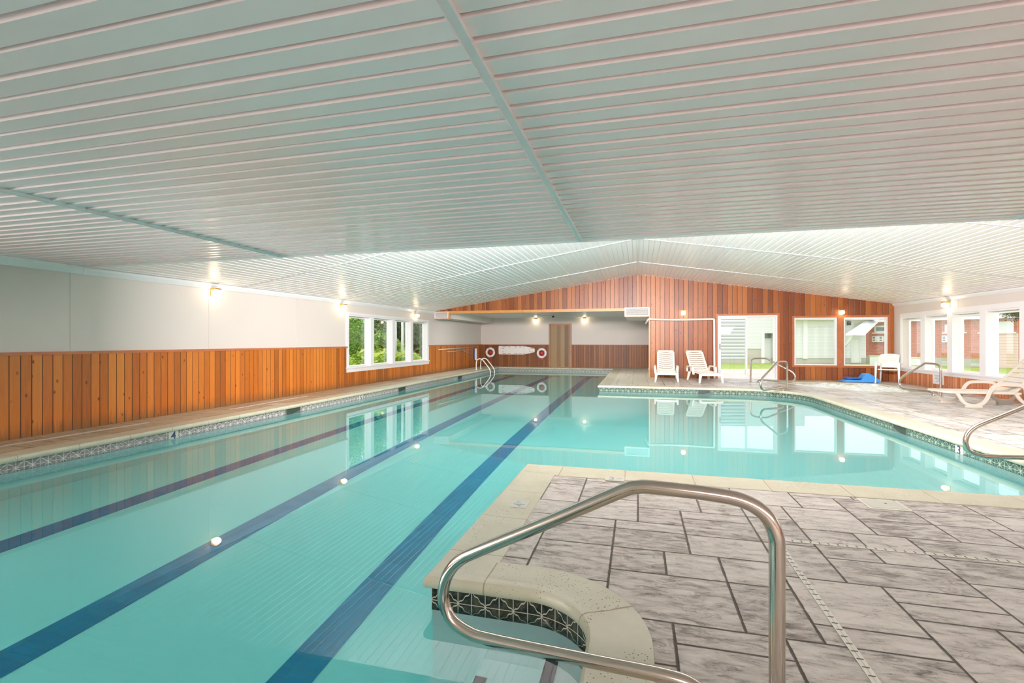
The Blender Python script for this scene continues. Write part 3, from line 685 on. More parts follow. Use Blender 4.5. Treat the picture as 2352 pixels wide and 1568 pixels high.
for k, (p, a, lab) in enumerate(rails):
    r = r0 if k == 0 else copy_tree(r0)
    r.location = (p[0], p[1], .012 if k == 2 else .001); r.rotation_euler = (0, 0, a); r['label'] = lab

# ------------------------------------------------------------------ pool ladder
t = thing('pool_ladder', 'white tubular pool ladder at the far left corner of the pool', 'ladder', (-6.92, 20.2, 0))
for y in (0, .62):
    m = MB(); m.tube(smooth_path([(0, y, -.03), (0, y, .28), (.03, y, .41), (.11, y, .475), (.19, y, .485), (.28, y, .45), (.38, y, .34), (.55, y, .13), (.63, y, .0), (.655, y, -.12), (.63, y, -.3), (.6, y, -.9)], 5), .021, 14, up=(0, 1, 0)); m.build('rail_tube', 'plastic', t)
    m = MB(); m.lathe((0, y, 0), [(.02, 0), (.05, .002), (.05, .012), (.03, .022)], seg=16); m.build('escutcheon', 'plastic', t)
for z in (-.35, -.6, -.85):
    m = MB(); m.box(.57, .67, .01, .61, z, z + .025); m.build('tread', 'plastic', t, .004)

# ------------------------------------------------------------------ sun loungers against the gable wall
def slat_row(m, p0, p1, width, n, frame, th, sag=.015):      # ladder-like panel from p0 to p1 (y,z), across x
    p0, p1 = Vector((0, *p0)), Vector((0, *p1)); d = (p1 - p0); L = d.length; d.normalize(); nn = Vector((1, 0, 0)).cross(d)
    for s in (-1, 1): m.obox(p0 + d * L / 2 + Vector((s * (width / 2 - frame / 2), 0, 0)), (1, 0, 0), d, nn, frame / 2, L / 2, th / 2)
    pitch = L / n; half = width / 2 - frame
    for k in range(n):
        c0 = p0 + d * (pitch * k + pitch * .40); hw = pitch * .335
        xs = [-half + 2 * half * i / 8 for i in range(9)]
        v = []
        for x in xs:
            sg = -nn * sag * (1 - (x / half) ** 2) - d * .012 * (1 - (x / half) ** 2)
            v += [c0 + Vector((x, 0, 0)) + sg + d * a + nn * b for a, b in ((-hw, -th / 2), (hw, -th / 2), (hw, th / 2), (-hw, th / 2))]
        m.add(v, [(i * 4 + a, i * 4 + (a + 1) % 4, i * 4 + 4 + (a + 1) % 4, i * 4 + 4 + a) for i in range(8) for a in range(4)])
def make_lounger():
    t = thing('sun_lounger', '', 'sun lounger', group='white slatted sun loungers along the wooden gable wall')
    m = MB(); slat_row(m, (-.28, .27), (.85, .31), .62, 9, .05, .03); m.box(-.31, .31, -.34, -.27, .22, .285); m.build('seat', 'plastic', t, .006)
    m = MB(); slat_row(m, (.84, .32), (1.42, .90), .56, 9, .055, .03)
    d = Vector((0, .58, .58)).normalized(); m.obox((0, 1.435, .915), (1, 0, 0), d, Vector((1, 0, 0)).cross(d), .25, .035, .017); m.build('backrest', 'plastic', t, .008)
    for sx in (-1, 1):
        m = MB(); m.tube(smooth_path([(sx * .335, .32, .22), (sx * .35, .36, .40), (sx * .35, .44, .45), (sx * .35, .85, .46), (sx * .345, .98, .40), (sx * .335, 1.02, .28)], 4), .028, sect=[(-1, -.6), (1, -.6), (1, .6), (-1, .6)], up=(1, 0, 0)); m.build('armrest', 'plastic', t)
        for y, dy in ((-.27, -.05), (.9, .07)):
            m = MB(); x = sx * .30; m.prism([(x - .045, y - .05, .28), (x + .045, y - .05, .28), (x + sx * .035 + .022, y + dy, .0), (x + sx * .035 - .022, y + dy, .0)], (0, .07, 0)); m.build('leg', 'plastic', t, .01)
    return t
l0 = make_lounger(); l0.location = (.87, 15.82, 0); l0.rotation_euler = (0, 0, math.radians(-2)); l0['label'] = 'white slatted sun lounger squarely facing the pool, nearer the alcove opening'
l1 = copy_tree(l0); l1.location = (2.07, 15.72, 0); l1.rotation_euler = (0, 0, math.radians(10)); l1['label'] = 'white slatted sun lounger turned slightly, next to the sliding door'

# ------------------------------------------------------------------ beige lounger by the right windows
t = thing('sun_lounger', 'long beige sun lounger with looped arms beside the right-hand windows', 'sun lounger', (5.78, 11.02, 0), math.radians(3))
m = MB()
for y in (.03, .62): m.box(.0, 1.15, y - .025, y + .025, .255, .295)
for k in range(9): x = .03 + k * .125; m.box(x, x + .095, .05, .6, .275, .30)
m.prism([(-.07, .1, .262), (-.02, .02, .262), (.02, .0, .262), (.02, .65, .262), (-.02, .63, .262), (-.07, .55, .262)], (0, 0, .036)); m.build('seat', 'plastic_beige', t, .006)
m = MB(); p0 = Vector((1.08, .03, .29)); d = Vector((.62, 0, .68)).normalized(); nn = Vector((0, 1, 0)).cross(d)
for y in (.04, .58): m.obox(p0 + d * .46 + Vector((0, y, 0)), d, (0, 1, 0), nn, .46, .035, .016)
for k in range(8): m.obox(p0 + d * (.05 + k * .118) + Vector((0, .31, 0)), d, (0, 1, 0), nn, .045, .27, .012)
m.build('backrest', 'plastic_beige', t, .006)
sect = [(-.55, -1), (.55, -1), (.55, 1), (-.55, 1)]
for y in (-.02, .67):
    m = MB(); m.tube(smooth_path([(.10, y, .27), (.14, y, .20), (.20, y, .10), (.30, y, .045), (.42, y, .045), (.52, y, .09), (.58, y, .17), (.62, y, .27), (.66, y, .36), (.73, y, .425), (.85, y, .44), (1.02, y, .44), (1.13, y, .42), (1.19, y, .36), (1.2, y, .27)], 4), .027, sect=sect, up=(0, 1, 0)); m.build('armrest', 'plastic_beige', t)
    m = MB(); m.box(.24, .50, y - .03, y + .03, 0, .035); m.build('leg', 'plastic_beige', t, .005)
    m = MB(); m.tube(smooth_path([(1.05, y, .26), (1.12, y, .15), (1.24, y, .07), (1.40, y, .07), (1.5, y, .16), (1.54, y, .30)], 4), .027, sect=sect, up=(0, 1, 0)); m.box(1.2, 1.44, y - .035, y + .035, 0, .06); m.build('leg', 'plastic_beige', t, .005)

# ------------------------------------------------------------------ armchair
t = thing('armchair', 'white plastic armchair in the corner beneath the gable window', 'chair', (7.26, 16.8, 0), math.radians(-30))
m = MB(); m.prism([(-.23, -.2, .40), (.23, -.2, .40), (.21, .22, .37), (-.21, .22, .37)], (0, 0, .035)); m.build('seat', 'plastic', t, .01)
m = MB(); N_ = 10
top = [(-.235 + .47 * i / N_, .845 + .035 * math.sin(PI * i / N_)) for i in range(N_ + 1)]
m.prism([(-.21, .24, .46)] + [(x, .33, z) for x, z in top] + [(.21, .24, .46)], (0, .025, 0)); bk = m.build('backrest', 'plastic', t, .008)
m = MB()
for z in (.53, .60, .67, .74, .80): m.box(-.2, .2, .245 + (z - .46) * .22 - .006, .245 + (z - .46) * .22 + .004, z, z + .008)
m.build('groove', 'plastic_beige', bk)
for sx in (-1, 1):
    m = MB(); m.box(sx * .27 - .03, sx * .27 + .03, -.24, .26, .60, .625); m.build('armrest', 'plastic', t, .008)
    m = MB(); m.prism([(sx * .27 - .03, -.22, .60), (sx * .27 + .03, -.22, .60), (sx * .28 + .02, -.24, 0), (sx * .28 - .02, -.24, 0)], (0, .05, 0)); m.build('leg', 'plastic', t, .006)
    m = MB(); m.prism([(sx * .2 - .025, .22, .62), (sx * .2 + .025, .22, .62), (sx * .23 + .018, .3, 0), (sx * .23 - .018, .3, 0)], (0, .035, 0)); m.build('leg', 'plastic', t, .006)

# ------------------------------------------------------------------ foam mats
def sheet(name, prof, y0, y1, th, mat):
    m = MB(); P = smooth_path([(x, 0, z) for x, z in prof], 6); n = len(P); up = []
    for i in range(n):
        d = (P[min(i + 1, n - 1)] - P[max(i - 1, 0)]).normalized(); up.append(Vector((-d.z, 0, d.x)))
    v = []
    for i in range(n):
        for y, s in ((y0, 0), (y1, 0), (y1, 1), (y0, 1)): v.append(P[i] + up[i] * th * s + Vector((0, y, 0)))
    m.add(v, [(i * 4 + a, i * 4 + (a + 1) % 4, i * 4 + 4 + (a + 1) % 4, i * 4 + 4 + a) for i in range(n - 1) for a in range(4)] + [(0, 1, 2, 3), (n * 4 - 4, n * 4 - 3, n * 4 - 2, n * 4 - 1)], True)
    o = m.build(name, mat); e = o.modifiers.new('edge', 'EDGE_SPLIT'); e.split_angle = math.radians(50); return o
def foam(ol, y0, y1, shear=.0):
    m = MB(); P = smooth_path([(x, 0, z) for x, z in ol], 5)[:-1]; n = len(P)
    m.add([(p.x, y0, p.z) for p in P] + [(p.x + shear, y1, p.z * .93) for p in P], [list(range(n))[::-1], list(range(n, 2 * n))]); m.add([(p.x, y0, p.z) for p in P] + [(p.x + shear, y1, p.z * .93) for p in P], [(i, (i + 1) % n, n + (i + 1) % n, n + i) for i in range(n)], True)
    return m
o = foam([(6.05, .022), (6.14, .04), (6.22, .075), (6.4, .07), (6.56, .085), (6.63, .16), (6.69, .255), (6.74, .275), (6.82, .245), (6.92, .18), (7.02, .105), (7.06, .05), (7.04, .012), (6.9, .003), (6.5, .003), (6.2, .003), (6.08, .008), (6.05, .022)], 16.74, 17.14, .02).build('foam_mat', 'blue_foam'); o.location = (-.03, 0, .013); tag(o, 'bright blue foam mat with a curled hump on the deck beside the white armchair', 'foam mat')
o = foam([(6.21, .088), (6.2, .12), (6.24, .15), (6.36, .148), (6.5, .135), (6.58, .14), (6.6, .115), (6.5, .1), (6.36, .092), (6.21, .088)], 16.77, 17.16, .02).build('foam_mat', 'blue_foam_dark'); o.location = (-.03, 0, .014); tag(o, 'small darker blue foam piece lying on the flat end of the blue mat', 'foam mat')

# ------------------------------------------------------------------ wall lamps
def make_lamp():
    t = thing('wall_lamp', '', 'lamp', group='small globe wall lamps')       # local: wall behind, light towards -y
    m = MB(); m.box(-.07, .07, -.012, 0, -.085, .075); m.build('mounting_plate', 'white_trim', t, .003)
    m = MB(); m.box(-.06, .06, -.15, -.012, .045, .068); m.box(-.06, .06, -.03, -.012, -.07, .045); m.build('bracket', 'brass', t, .003)
    m = MB(); m.ell((0, -.10, -.018), .068, .075, .062, 20, 12); m.build('globe', 'globe', t)
    return t
lm = make_lamp()
spots = [((XW0, 7.31, 2.175), PI / 2, 'lit globe lamp on the left white wall, well before the window bank'),
         ((XW0, 11.345, 2.185), PI / 2, 'lit globe lamp on the white wall at the near end of the four-pane window'),
         ((XW0, 15.78, 2.19), PI / 2, 'lit globe lamp above the far pane of the four-pane window'),
         ((-4.87, YA, 2.3), 0, 'lit globe lamp on the alcove wall, left of the brown door'),
         ((-2.475, YA, 2.3), 0, 'lit globe lamp on the alcove wall, right of the brown door'),
         ((1.51, YG, 2.24), 0, 'lit globe lamp on the wooden gable above the two white loungers'),
         ((6.27, YG, 2.19), 0, 'lit globe lamp on the wooden gable between the square windows'),
         ((XW1, 14.75, 2.2), -PI / 2, 'lit globe lamp above the row of windows on the right wall')]
for k, (p, a, lab) in enumerate(spots):
    o = lm if k == 0 else copy_tree(lm)
    o.location = p; o.rotation_euler = (0, 0, a); o['label'] = lab

# ------------------------------------------------------------------ ring buoys, spine board, poles
def make_ring():
    t = thing('ring_buoy', '', 'life ring', group='ring buoys on the alcove wall')
    m = MB(); m.tube([(.195 * math.cos(2 * PI * k / 40), -.072, .195 * math.sin(2 * PI * k / 40)) for k in range(40)], .06, 14, closed=True); m.build('ring', 'ring_white', t)
    for a in (15, 105, 195, 285):
        m = MB(); a = math.radians(a); c = Vector((.195 * math.cos(a), -.072, .195 * math.sin(a))); d = Vector((math.cos(a), 0, math.sin(a))); q_ = Vector((-math.sin(a), 0, math.cos(a)))
        m.tube([c + (d * math.cos(b) + Vector((0, 1, 0)) * math.sin(b)) * .0625 for b in [2 * PI * k / 16 for k in range(16)]], .02, closed=True, sect=[(-.15, -1.5), (.15, -1.5), (.15, 1.5), (-.15, 1.5)], up=q_); m.build('band', 'red', t)
    m = MB(); m.lathe((0, -.02, 0), [(0, .07), (.05, .07), (.085, .05), (.09, .0)], (0, -1, 0), 24); m.build('rope_coil', 'red', t)
    m = MB(); m.tube(smooth_path([(.262 * math.cos(math.radians(a)), -.04, .262 * math.sin(math.radians(a)) - .012) for a in range(150, 262, 12)], 2), .007, 6); m.build('grab_line', 'rope', t)
    return t
g0 = make_ring(); g0.location = (-7.2, YA - .03, .70); g0['label'] = 'white and red ring buoy nearer the corner, before the spine board'
g1 = copy_tree(g0); g1.location = (-4.56, YA - .03, .675); g1.rotation_euler = (0, math.radians(-28), 0); g1['label'] = 'white and red ring buoy beside the brown door, line hanging below'
m = MB(); m.prism([(-.10, -.06, -.24), (.10, -.06, -.24), (0, -.06, -.37)], (0, .02, 0)); pn = m.build('pennant', 'red', g1); pn.rotation_euler = (0, math.radians(28), 0)
t = thing('spine_board', 'long white plastic spine board hung between the two ring buoys', 'rescue board', (-5.86, YA - .02, .815))
ol = [(-.92, -.17), (-.90, -.205), (-.86, -.215), (.36, -.215), (.86, -.115), (.92, -.085), (.94, -.04), (.94, .04), (.92, .085), (.86, .115), (.36, .215), (-.86, .215), (-.90, .205), (-.92, .17)]
m = MB(); m.prism([(x, -.045, z) for x, z in ol], (0, .04, 0)); m.build('board', 'ring_white', t, .01)
m = MB()
for x, w in ((-.62, .11), (-.36, .07), (-.02, .075), (.2, .075), (.40, .045)):
    for s in (-1, 1): m.box(x - w, x + w, -.048, -.043, s * .165 - .008, s * .165 + .008)
for x, w, z in ((-.68, .05, .08), (-.68, .05, -.08), (.68, .03, .05), (.68, .03, -.05), (.80, .06, .085), (.80, .06, -.085)): m.box(x - w, x + w, -.048, -.043, z - .008, z + .008)
m.build('hand_slots', 'black', t)
m = MB(); m.tube([(XW0 + .045, 17.75, .925), (XW0 + .045, 22.55, .975)], .02, 10); o = m.build('telescopic_pole', 'pole'); tag(o, 'long tan pole hung along the top of the left wainscot in the alcove', 'pole')
t = thing('pool_brush', 'pool brush on a tan pole hanging under the longer pole', 'pool brush', (XW0, 0, 0))
m = MB(); m.tube([(.05, 18.64, .815), (.05, 20.6, .84)], .017, 10); m.build('handle', 'pole', t)
m = MB(); m.tube([(.05, 20.5, .84), (.05, 22.1, .90)], .010, 8); m.tube([(.05, 20.5, .84), (.05, 22.1, .58)], .010, 8); m.build('fork', 'pole', t)
m = MB(); m.box(.03, .075, 22.1, 22.2, .36, .93); m.build('brush_back', 'blue_dark', t, .01)
m = MB(); m.box(.075, .16, 22.1, 22.2, .34, .91); m.build('bristles', 'ring_white', t, .01)

# ------------------------------------------------------------------ ducts, pipe, small fittings
t = thing('air_duct', 'white boxed duct along the left alcove wall with a framed grille', 'duct', (0, 0, 0))
m = MB(); m.box(XW0, -7.12, YG + .0, YA, 2.15, 2.42); m.build('casing', 'wall_white', t)
m = MB(); m.box(-7.12, -7.06, YG - .05, YG, 2.13, 2.36); m.box(XW0, -7.06, YG - .05, YG, 2.11, 2.135); m.build('frame', 'wood_trim_light', t)
m = MB()
for a, b, c_, d in ((XW0 + .02, -7.12, 2.14, 2.165), (XW0 + .02, -7.12, 2.385, 2.41), (XW0 + .02, XW0 + .05, 2.165, 2.385), (-7.15, -7.12, 2.165, 2.385)): m.box(a, b, YG - .07, YG, c_, d)
gr_ = m.build('grille', 'white_trim', t, .003)
m = MB()
for k in range(7): m.obox(((XW0 - 7.12) / 2, YG - .025, 2.18 + k * .032), (1, 0, 0), Vector((0, .8, .6)), Vector((0, -.6, .8)), .27, .014, .002)
m.build('louvres', 'duct_white', gr_); m = MB(); m.box(XW0 + .05, -7.15, YG - .004, YG, 2.165, 2.385); m.build('backing', 'grille', gr_)
t = thing('air_duct', 'white hanging duct with framed grille over the right end of the alcove opening', 'duct', (0, 0, 0))
m = MB(); m.box(-.44, .39, YG - .1, YG - .024, 2.14, 2.43); m.box(-.44, .36, YG - .024, YA - 2, 2.14, 2.32); m.build('casing', 'duct_white', t)
m = MB()
for a, b, c_, d in ((-.45, .40, 2.13, 2.17), (-.45, .40, 2.40, 2.44), (-.45, -.40, 2.17, 2.40), (.35, .40, 2.17, 2.40)): m.box(a, b, YG - .14, YG - .1, c_, d)
gr_ = m.build('grille', 'white_trim', t, .003)
m = MB()
for k in range(7): m.obox((-.025, YG - .115, 2.185 + k * .033), (1, 0, 0), Vector((0, .8, .6)), Vector((0, -.6, .8)), .37, .014, .002)
m.build('louvres', 'grille', gr_); m = MB(); m.box(-.44, .39, YG - .14, YG - .1, 2.112, 2.13); m.build('ledge', 'wood_trim_light', t)
m = MB(); m.tube(smooth_path([(.28, YG - .03 + .3, 1.90), (.30, YG + .1, 1.93), (.34, YG - .08, 2.0), (.40, YG - .09, 2.025), (.8, YG - .085, 2.005), (1.4, YG - .085, 1.992), (2.0, YG - .085, 1.997), (2.40, YG - .085, 2.003), (2.47, YG - .085, 1.99), (2.49, YG - .085, 1.93), (2.495, YG - .085, 1.2), (2.5, YG - .085, .0)], 6), .032, 14)
tag(m.build('drain_pipe', 'plastic'), 'white plastic pipe running across and down the wooden gable wall', 'pipe')
t = thing('security_camera', 'small dark dome fixture under the alcove ceiling, with its cable', 'camera', (-3.72, 21.6, 2.415))
m = MB(); m.lathe((0, 0, 0), [(0, -.08), (.03, -.075), (.045, -.05), (.05, -.02), (.06, -.015), (.06, 0)], seg=16); m.build('dome', 'black', t)
m = MB(); m.tube([(-.05, 0, -.01), (-.9, -2.6, -.01)], .007, 6); m.build('cable', 'grille', t)
t = thing('notice_sign', 'white notice sheet on the low wood panelling under the right windows', 'sign', (XW1 - .02, 15.18, .26))
m = MB(); m.box(-.006, 0, -.23, .23, -.14, .13); m.build('sheet', 'paper', t)
m = MB()
for z, w in ((.085, .19), (.06, .17), (.02, .12), (-.01, .15), (-.04, .08), (-.08, .1)): m.box(-.008, -.006, -w, w, z, z + .012)
m.build('printed_lines', 'ink', t)
def drain(label, pts, w, slots=True, mat='drain_pvc'):
    t = thing('slot_drain', label, 'drain', (0, 0, 0)); m = MB()
    for (ax, ay), (bx, by) in zip(pts, pts[1:]):
        d = Vector((bx - ax, by - ay, 0)); L = d.length; d.normalize(); nn = Vector((-d.y, d.x, 0)); c = Vector(((ax + bx) / 2, (ay + by) / 2, .0005))
        for k in (-1, 1): m.obox(c + nn * k * w * .27, d, nn, (0, 0, 1), L / 2, w * .23, .0025)
        m.obox(c - Vector((0, 0, .0008)), d, nn, (0, 0, 1), L / 2, w * .5, .0015)
        if slots:
            m.cur = 1
            for i in range(min(600, int(L / .05))): m.obox(Vector((ax, ay, .0032)) + d * (i + .5) * .05, d, nn, (0, 0, 1), .003, w * .36, .0006)
            m.cur = 0
    m.build('channel', [mat, 'black'], t)
drain('narrow slotted drain running through the foreground stone deck', [(.845, -4), (.845, 3.36)], .034)
drain('narrow slotted drain crossing the deck near the pool arm', [(.862, 3.36), (4.7, 3.36)], .034)
drain('white strip drain along the deck between pool arm and hot tub', [(4.62, 5.4), (4.75, 12.2)], .05, False)
drain('white strip drain in the tan deck, foreground stretch by the left wall', [(-7.42, .5), (-7.30, 5.75)], .07, False)
drain('white strip drain in the tan deck by the left wall, between the two skimmers', [(-7.27, 7.25), (-7.34, 9.5)], .06, False)
for (x, y), w, h, lab in (((1.82, 4.28), .14, .12, 'square beige skimmer lid set in the stone deck beside the foreground coping'),
                          ((-6.95, 8.1), .13, .13, 'square pale lid in the tan deck by the nearer left skimmer')):
    t = thing('skimmer_lid', lab, 'lid', (x, y, 0)); m = MB(); m.box(-w, w, -h, h, 0, .005); m.build('lid_plate', 'drain_pvc', t, .002)
    m = MB(); m.box(-w + .02, w - .02, -h + .02, h - .02, .005, .007); pl_ = m.build('inset', 'marker_tile', t)
    m = MB(); m.lathe((.02, .02, .007), [(0, .001), (.008, .001), (.009, 0)], seg=10); m.build('finger_hole', 'black', pl_)
t = thing('floor_vent', 'small dark floor vent in the pale alcove deck', 'vent', (.16, 21.7, 0))
m = MB(); m.box(-.09, .09, -.2, .2, 0, .006); m.build('vent_frame', 'drain_pvc', t)
m = MB()
for x in (-.045, 0, .045): m.box(x - .012, x + .012, -.17, .17, .006, .008)
m.build('vent_slots', 'black', t)

# ------------------------------------------------------------------ outdoors
m = MB(); m.add([(-60, -20, -.34), (-8.0, -20, -.34), (-8.0, 80, -.34), (-60, 80, -.34)], [(0, 1, 2, 3)]); m.add([(7.95, -20, -.34), (70, -20, -.34), (70, 80, -.34), (7.95, 80, -.34)], [(0, 1, 2, 3)]); m.add([(.75, 17.72, -.34), (7.95, 17.72, -.34), (7.95, 80, -.34), (.75, 80, -.34)], [(0, 1, 2, 3)])
struct(m.build('ground', 'lawn'))
cs, sn = math.cos(YAW), math.sin(YAW)
def E2(a, d, z): return (a * cs - d * sn, d * cs + a * sn, z)     # a: along the facade, d: distance out from the hall
m = MB(); m.prism([E2(6, 22.3, -.335), E2(24, 22.3, -.335), E2(24, 27.6, -.335), E2(6, 27.6, -.335)], (0, 0, .01)); struct(m.build('path', 'path'))
AX = Vector((cs, sn, 0)); DX = Vector((-sn, cs, 0)); ZU = Vector((0, 0, 1))
def ebox(m, a0, a1, d0, d1, z0, z1): m.obox(E2((a0 + a1) / 2, (d0 + d1) / 2, (z0 + z1) / 2), AX, DX, ZU, (a1 - a0) / 2, (d1 - d0) / 2, (z1 - z0) / 2)
t = thing('garage_building', 'grey ribbed outbuilding seen through the left leaf of the sliding door', 'building', E2(14, 35, -.34)); t.location = (0, 0, 0)
m = MB(); ebox(m, 9, 17.0, 35, 36.2, -.02, 4.6); m.build('ribbed_wall', 'garage', t)
m = MB(); ebox(m, 9, 17.0, 35.02, 36.2, -.34, -.02); m.build('foundation', 'concrete', t)
t = thing('sided_building', 'white clapboard building with corner board and roofed porch seen through the gable windows', 'building')
m = MB(); ebox(m, 17.02, 18.3, 35, 36.2, .72, 4.6); ebox(m, 18.3, 19.15, 35, 36.2, 1.85, 4.6); ebox(m, 19.15, 21.3, 35, 36.2, .05, 3.05); ebox(m, 19.15, 21.3, 35, 36.2, 3.05, 4.6); ebox(m, 21.3, 25.75, 35, 36.2, .03, 2.95); m.build('siding', 'siding', t)
m = MB(); ebox(m, 17.02, 18.2, 35.03, 36.2, -.34, .72); ebox(m, 19.15, 25.75, 35.03, 36.2, -.34, .05); m.build('foundation', 'concrete', t)
m = MB(); ebox(m, 21.15, 21.45, 34.92, 35.1, .0, 2.95); m.build('corner_board', 'fascia', t)
m = MB(); ebox(m, 18.12, 18.34, 34.94, 35.1, -.34, 1.85); m.build('door_casing', 'fascia', t)
m = MB(); ebox(m, 18.34, 19.15, 35.6, 35.7, -.34, 1.5); m.build('door', 'fascia', t)
m = MB(); ebox(m, 18.34, 19.15, 35.55, 35.7, 1.5, 1.85); m.build('door_head', 'dark_glass', t)  # dark strip standing for the shade at the top of the door recess
m = MB(); ebox(m, 19.2, 26.2, 34.3, 35.2, 2.82, 3.0); m.build('fascia', 'fascia', t)
m = MB(); m.prism([E2(19.2, 34.3, 3.0), E2(26.2, 34.3, 3.0), E2(26.2, 36.4, 4.0), E2(19.2, 36.4, 4.0)], (0, 0, .08)); m.build('roof', 'shingle', t)
m = MB(); ebox(m, 24.75, 25.2, 34.95, 35, -.3, 1.46); dd = m.build('door', 'fascia', t)
m = MB(); ebox(m, 24.62, 24.75, 34.9, 35, -.3, 1.58); ebox(m, 25.2, 25.33, 34.9, 35, -.3, 1.58); ebox(m, 24.75, 25.2, 34.9, 35, 1.46, 1.58); m.build('door_frame', 'white_trim', dd)
m = MB(); ebox(m, 24.36, 24.56, 34.85, 35, 2.44, 2.72); m.build('vent_box', 'black', t)
m = MB(); A_ = [E2(23.05, 33.2, 1.78), E2(24.2, 33.2, 1.78), E2(26.5, 34.85, 2.80), E2(25.75, 34.85, 2.86)]; m.prism(A_, (0, 0, -.10)); m.build('porch_roof', 'shingle', t)
m = MB(); m.tube([E2(23.0, 33.15, 1.74), E2(24.25, 33.15, 1.74), E2(26.55, 34.85, 2.76)], .07, sect=[(-1, -.5), (1, -.5), (1, .5), (-1, .5)]); m.build('porch_fascia', 'fascia', t)
m = MB(); m.tube([E2(23.7, 33.3, 1.72), E2(23.6, 34.0, 1.0), E2(24.0, 34.9, .85)], .06, sect=[(-1, -1), (1, -1), (1, 1), (-1, 1)]); m.build('porch_brace', 'fascia', t)
# brick building, running away to the left
KB = 1.1; P0 = Vector((14.97, 37.73, 0)) * KB; P1 = Vector((24.5, 26.9, 0)) * KB; ZK = lambda z: max(-.34, 1.25 + (z - 1.25) * KB); BX = (P1 - P0).normalized(); BN = Vector((-BX.y, BX.x, 0)) * -1
t = thing('brick_building', 'red brick building with white eaves seen through the right-hand windows', 'building')
Lb = (P1 - P0).length; outn = Vector((-BX.y, BX.x, 0)); outn = outn if outn.dot(-P0) > 0 else -outn
def bbox(m, s0, s1, o0, o1, z0, z1): z0, z1 = ZK(z0), ZK(z1); m.obox(P0 + BX * (s0 + s1) / 2 + outn * (o0 + o1) / 2 + Vector((0, 0, (z0 + z1) / 2)), BX, outn, ZU, (s1 - s0) / 2, (o1 - o0) / 2, (z1 - z0) / 2)
m = MB(); bbox(m, 0, Lb, -.9, 0, .27, 2.6); m.build('brick_wall', 'brick', t)
m = MB(); bbox(m, 0, Lb, -.9, .03, -.34, .27); m.build('foundation', 'concrete', t)
m = MB(); bbox(m, -.2, Lb, -.1, .5, 2.52, 2.68); m.build('fascia', 'fascia', t)
m = MB(); a = P0 + outn * .5 + ZU * ZK(2.68); b = P1 + outn * .5 + ZU * ZK(2.68); m.prism([a, b, b - outn * 1.4 + ZU * .6, a - outn * 1.4 + ZU * .6], (0, 0, .06)); m.build('roof', 'shingle', t)
def sof(p): return (Vector(p) * KB - P0).dot(BX)
def bwin(s0, s1, z0, z1, dark=True):
    m = MB(); bbox(m, s0, s1, .0, .05, z0, z1); w_ = m.build('window', 'fascia', t)
    m = MB(); bbox(m, s0 - .12, s1 + .12, .0, .12, z0 - .08, z0); m.build('sill', 'fascia', w_)
    m = MB(); bbox(m, s0 + .14, s1 - .14, .04, .06, z0 + .1, z1 - .1); m.build('pane', 'dark_glass' if dark else 'paper', w_)
def acu(s0, s1, z0, z1):
    m = MB(); bbox(m, s0, s1, 0, .35, z0, z1); a_ = m.build('air_conditioner', 'fascia', t, .01)
    m = MB()
    for k in range(3):
        z = z0 + .08 + k * .1; bbox(m, s1 - .2, s1 - .05, .35, .352, z, z + .05); bbox(m, s0 + .05, s0 + .2, .35, .352, z, z + .05)
    m.build('vents', 'black', a_)
s1_ = sof((15.55, 37.5, 0)); bwin(s1_, s1_ + .95, 1.85, 2.3); acu(s1_ + .0, s1_ + .7, 1.22, 1.6)
s2_ = sof((17.73, 34.4, 0)); bwin(s2_, s2_ + 1.0, 1.8, 2.26); acu(s2_ - .05, s2_ + .68, 1.2, 1.6)
s3_ = sof((18.95, 33.3, 0)); bwin(s3_, s3_ + 1.5, 1.77, 2.36, False)
m = MB(); bbox(m, s3_ + .6, s3_ + 1.7, 0, .04, -.2, 1.7); bbox(m, s3_ + 1.95, s3_ + 2.75, 0, .04, -.2, 2.4); m.build('siding_panel', 'pink_siding', t)
# white utility boxes on the lawn
for k, (a, w, h, lab) in enumerate(((24.0, 1.15, .42, 'low white box on the lawn, nearer the clapboard building'), (25.25, 1.5, .32, 'low white box on the lawn, before the brick building'))):
    t2 = thing('utility_box', lab, 'box', E2(a, 31.5, -.34), YAW); m = MB(); m.box(0, w, 0, .8, 0, h + .18); m.build('cabinet', 'fascia', t2, .03); m = MB(); m.box(-.03, w + .03, -.03, .83, h + .18, h + .23); m.build('lid', 'vinyl_white', t2, .02)

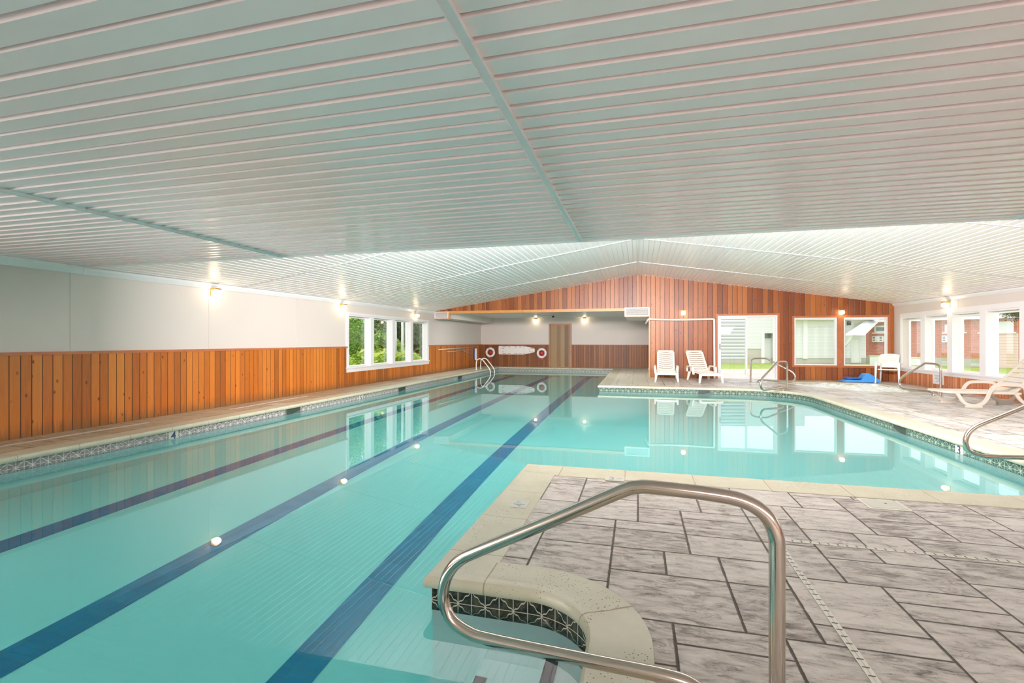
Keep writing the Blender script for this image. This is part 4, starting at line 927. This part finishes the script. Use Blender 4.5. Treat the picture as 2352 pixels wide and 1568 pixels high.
# foliage
def leaves(name, n, rx, ry, rz, size, mat, seed, parent=None, shell=.55, droop=0.):
    r = np.random.RandomState(seed); V = []; Fc = []; tn = []
    nb = 26; bl = [(r.uniform(-1, 1), r.uniform(-1, 1), r.uniform(-1, 1)) for _ in range(nb * 3)]; bl = [b for b in bl if b[0] ** 2 + b[1] ** 2 + b[2] ** 2 < 1][:nb]
    for k in range(n):
        b = bl[r.randint(len(bl))]; d = r.normal(size=3); d /= np.linalg.norm(d); rr = .36 * r.uniform(shell, 1.)
        p = Vector(((b[0] * .75 + d[0] * rr) * rx, (b[1] * .75 + d[1] * rr) * ry, (b[2] * .75 + d[2] * rr) * rz))
        a = r.uniform(0, 2 * PI); tl = r.uniform(-.9, .5); u = Vector((math.cos(a) * math.cos(tl), math.sin(a) * math.cos(tl), math.sin(tl) - droop)).normalized(); w = u.cross(Vector((r.normal(), r.normal(), r.normal()))).normalized()
        s = size * r.uniform(.6, 1.3); i = len(V); V += [p, p + u * s * .5 + w * s * .22, p + u * s, p + u * s * .5 - w * s * .22]; Fc.append((i, i + 1, i + 2, i + 3))
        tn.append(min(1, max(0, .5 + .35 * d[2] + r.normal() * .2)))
    me = bpy.data.meshes.new(name); me.from_pydata([tuple(v) for v in V], [], Fc); at = me.attributes.new('tone', 'FLOAT', 'FACE'); at.data.foreach_set('value', tn); me.materials.append(M[mat]); me.update()
    o = bpy.data.objects.new(name, me); COL.objects.link(o)
    if parent: o.parent = parent
    return o
def make_tree(name, cat, group, n, rx, ry, rz, zc, size, mat, seed, trunk=.05, tmat='bark'):
    t = thing(name, '', cat, group=group); f = leaves('foliage', n, rx, ry, rz, size, mat, seed, t); f.location = (0, 0, zc)
    m = MB(); m.tube([(0, 0, -.02), (.03, .02, zc * .5), (0, 0, zc + rz * .4)], [trunk, trunk * .8, trunk * .35], 8); m.build('trunk', tmat, t); return t
def place(proto, spots, first=True):
    for k, (x, y, s, rz, lab) in enumerate(spots):
        o = proto if k == 0 else copy_tree(proto); o.location = (x, y, -.34); o.scale = (s, s, s); o.rotation_euler = (0, 0, rz); o['label'] = lab
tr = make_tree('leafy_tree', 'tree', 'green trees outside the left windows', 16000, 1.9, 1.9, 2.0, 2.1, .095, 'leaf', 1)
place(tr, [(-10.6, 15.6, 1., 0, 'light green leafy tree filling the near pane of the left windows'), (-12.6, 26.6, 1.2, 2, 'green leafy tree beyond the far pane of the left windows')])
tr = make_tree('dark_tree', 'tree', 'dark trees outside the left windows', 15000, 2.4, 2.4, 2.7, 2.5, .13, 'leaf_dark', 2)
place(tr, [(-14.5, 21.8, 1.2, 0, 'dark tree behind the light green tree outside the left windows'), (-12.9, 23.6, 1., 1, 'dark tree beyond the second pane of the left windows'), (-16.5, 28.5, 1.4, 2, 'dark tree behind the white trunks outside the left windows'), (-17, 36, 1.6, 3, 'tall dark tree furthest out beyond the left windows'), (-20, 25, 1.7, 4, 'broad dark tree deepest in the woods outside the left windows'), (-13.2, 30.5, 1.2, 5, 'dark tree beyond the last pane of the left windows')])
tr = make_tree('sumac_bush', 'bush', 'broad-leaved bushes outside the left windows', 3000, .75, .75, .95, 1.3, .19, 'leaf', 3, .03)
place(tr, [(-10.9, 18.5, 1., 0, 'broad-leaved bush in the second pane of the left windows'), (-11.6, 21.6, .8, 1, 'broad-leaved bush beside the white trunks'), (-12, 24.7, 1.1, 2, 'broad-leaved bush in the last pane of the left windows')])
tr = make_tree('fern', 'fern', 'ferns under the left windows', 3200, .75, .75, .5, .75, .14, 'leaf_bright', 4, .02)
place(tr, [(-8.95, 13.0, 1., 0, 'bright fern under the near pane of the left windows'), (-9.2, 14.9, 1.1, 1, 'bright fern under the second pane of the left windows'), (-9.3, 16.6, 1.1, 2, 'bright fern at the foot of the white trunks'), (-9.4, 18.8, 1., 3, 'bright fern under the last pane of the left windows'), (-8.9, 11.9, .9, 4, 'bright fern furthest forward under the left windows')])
for k, (x, y, r_, lab) in enumerate(((-10.35, 19.2, .07, 'slim white birch trunk in the third left window pane, nearer one'), (-10.3, 19.75, .06, 'slim white birch trunk in the third left window pane, further one'))):
    t = thing('birch_trunk', lab, 'tree', (x, y, -.34)); m = MB(); m.tube([(0, 0, -.02), (.02, 0, 2.), (-.03, .03, 5)], [r_, r_ * .9, r_ * .6], 10); m.build('trunk', 'bark_white', t)
t = thing('maple_tree', 'dark leafy branches hanging over the brick building outside', 'tree', (18.6, 27.2, -.34))
f = leaves('foliage', 6500, 1.9, 1.6, .8, .13, 'leaf_dark', 9, t, .3); f.location = (-3.0, -2.3, 3.3)
m = MB(); m.tube([(0, 0, -.02), (.05, 0, 2), (-.4, -.4, 3.5), (-2.6, -2.0, 3.6)], [.16, .13, .09, .04], 10); m.build('trunk', 'bark', t)
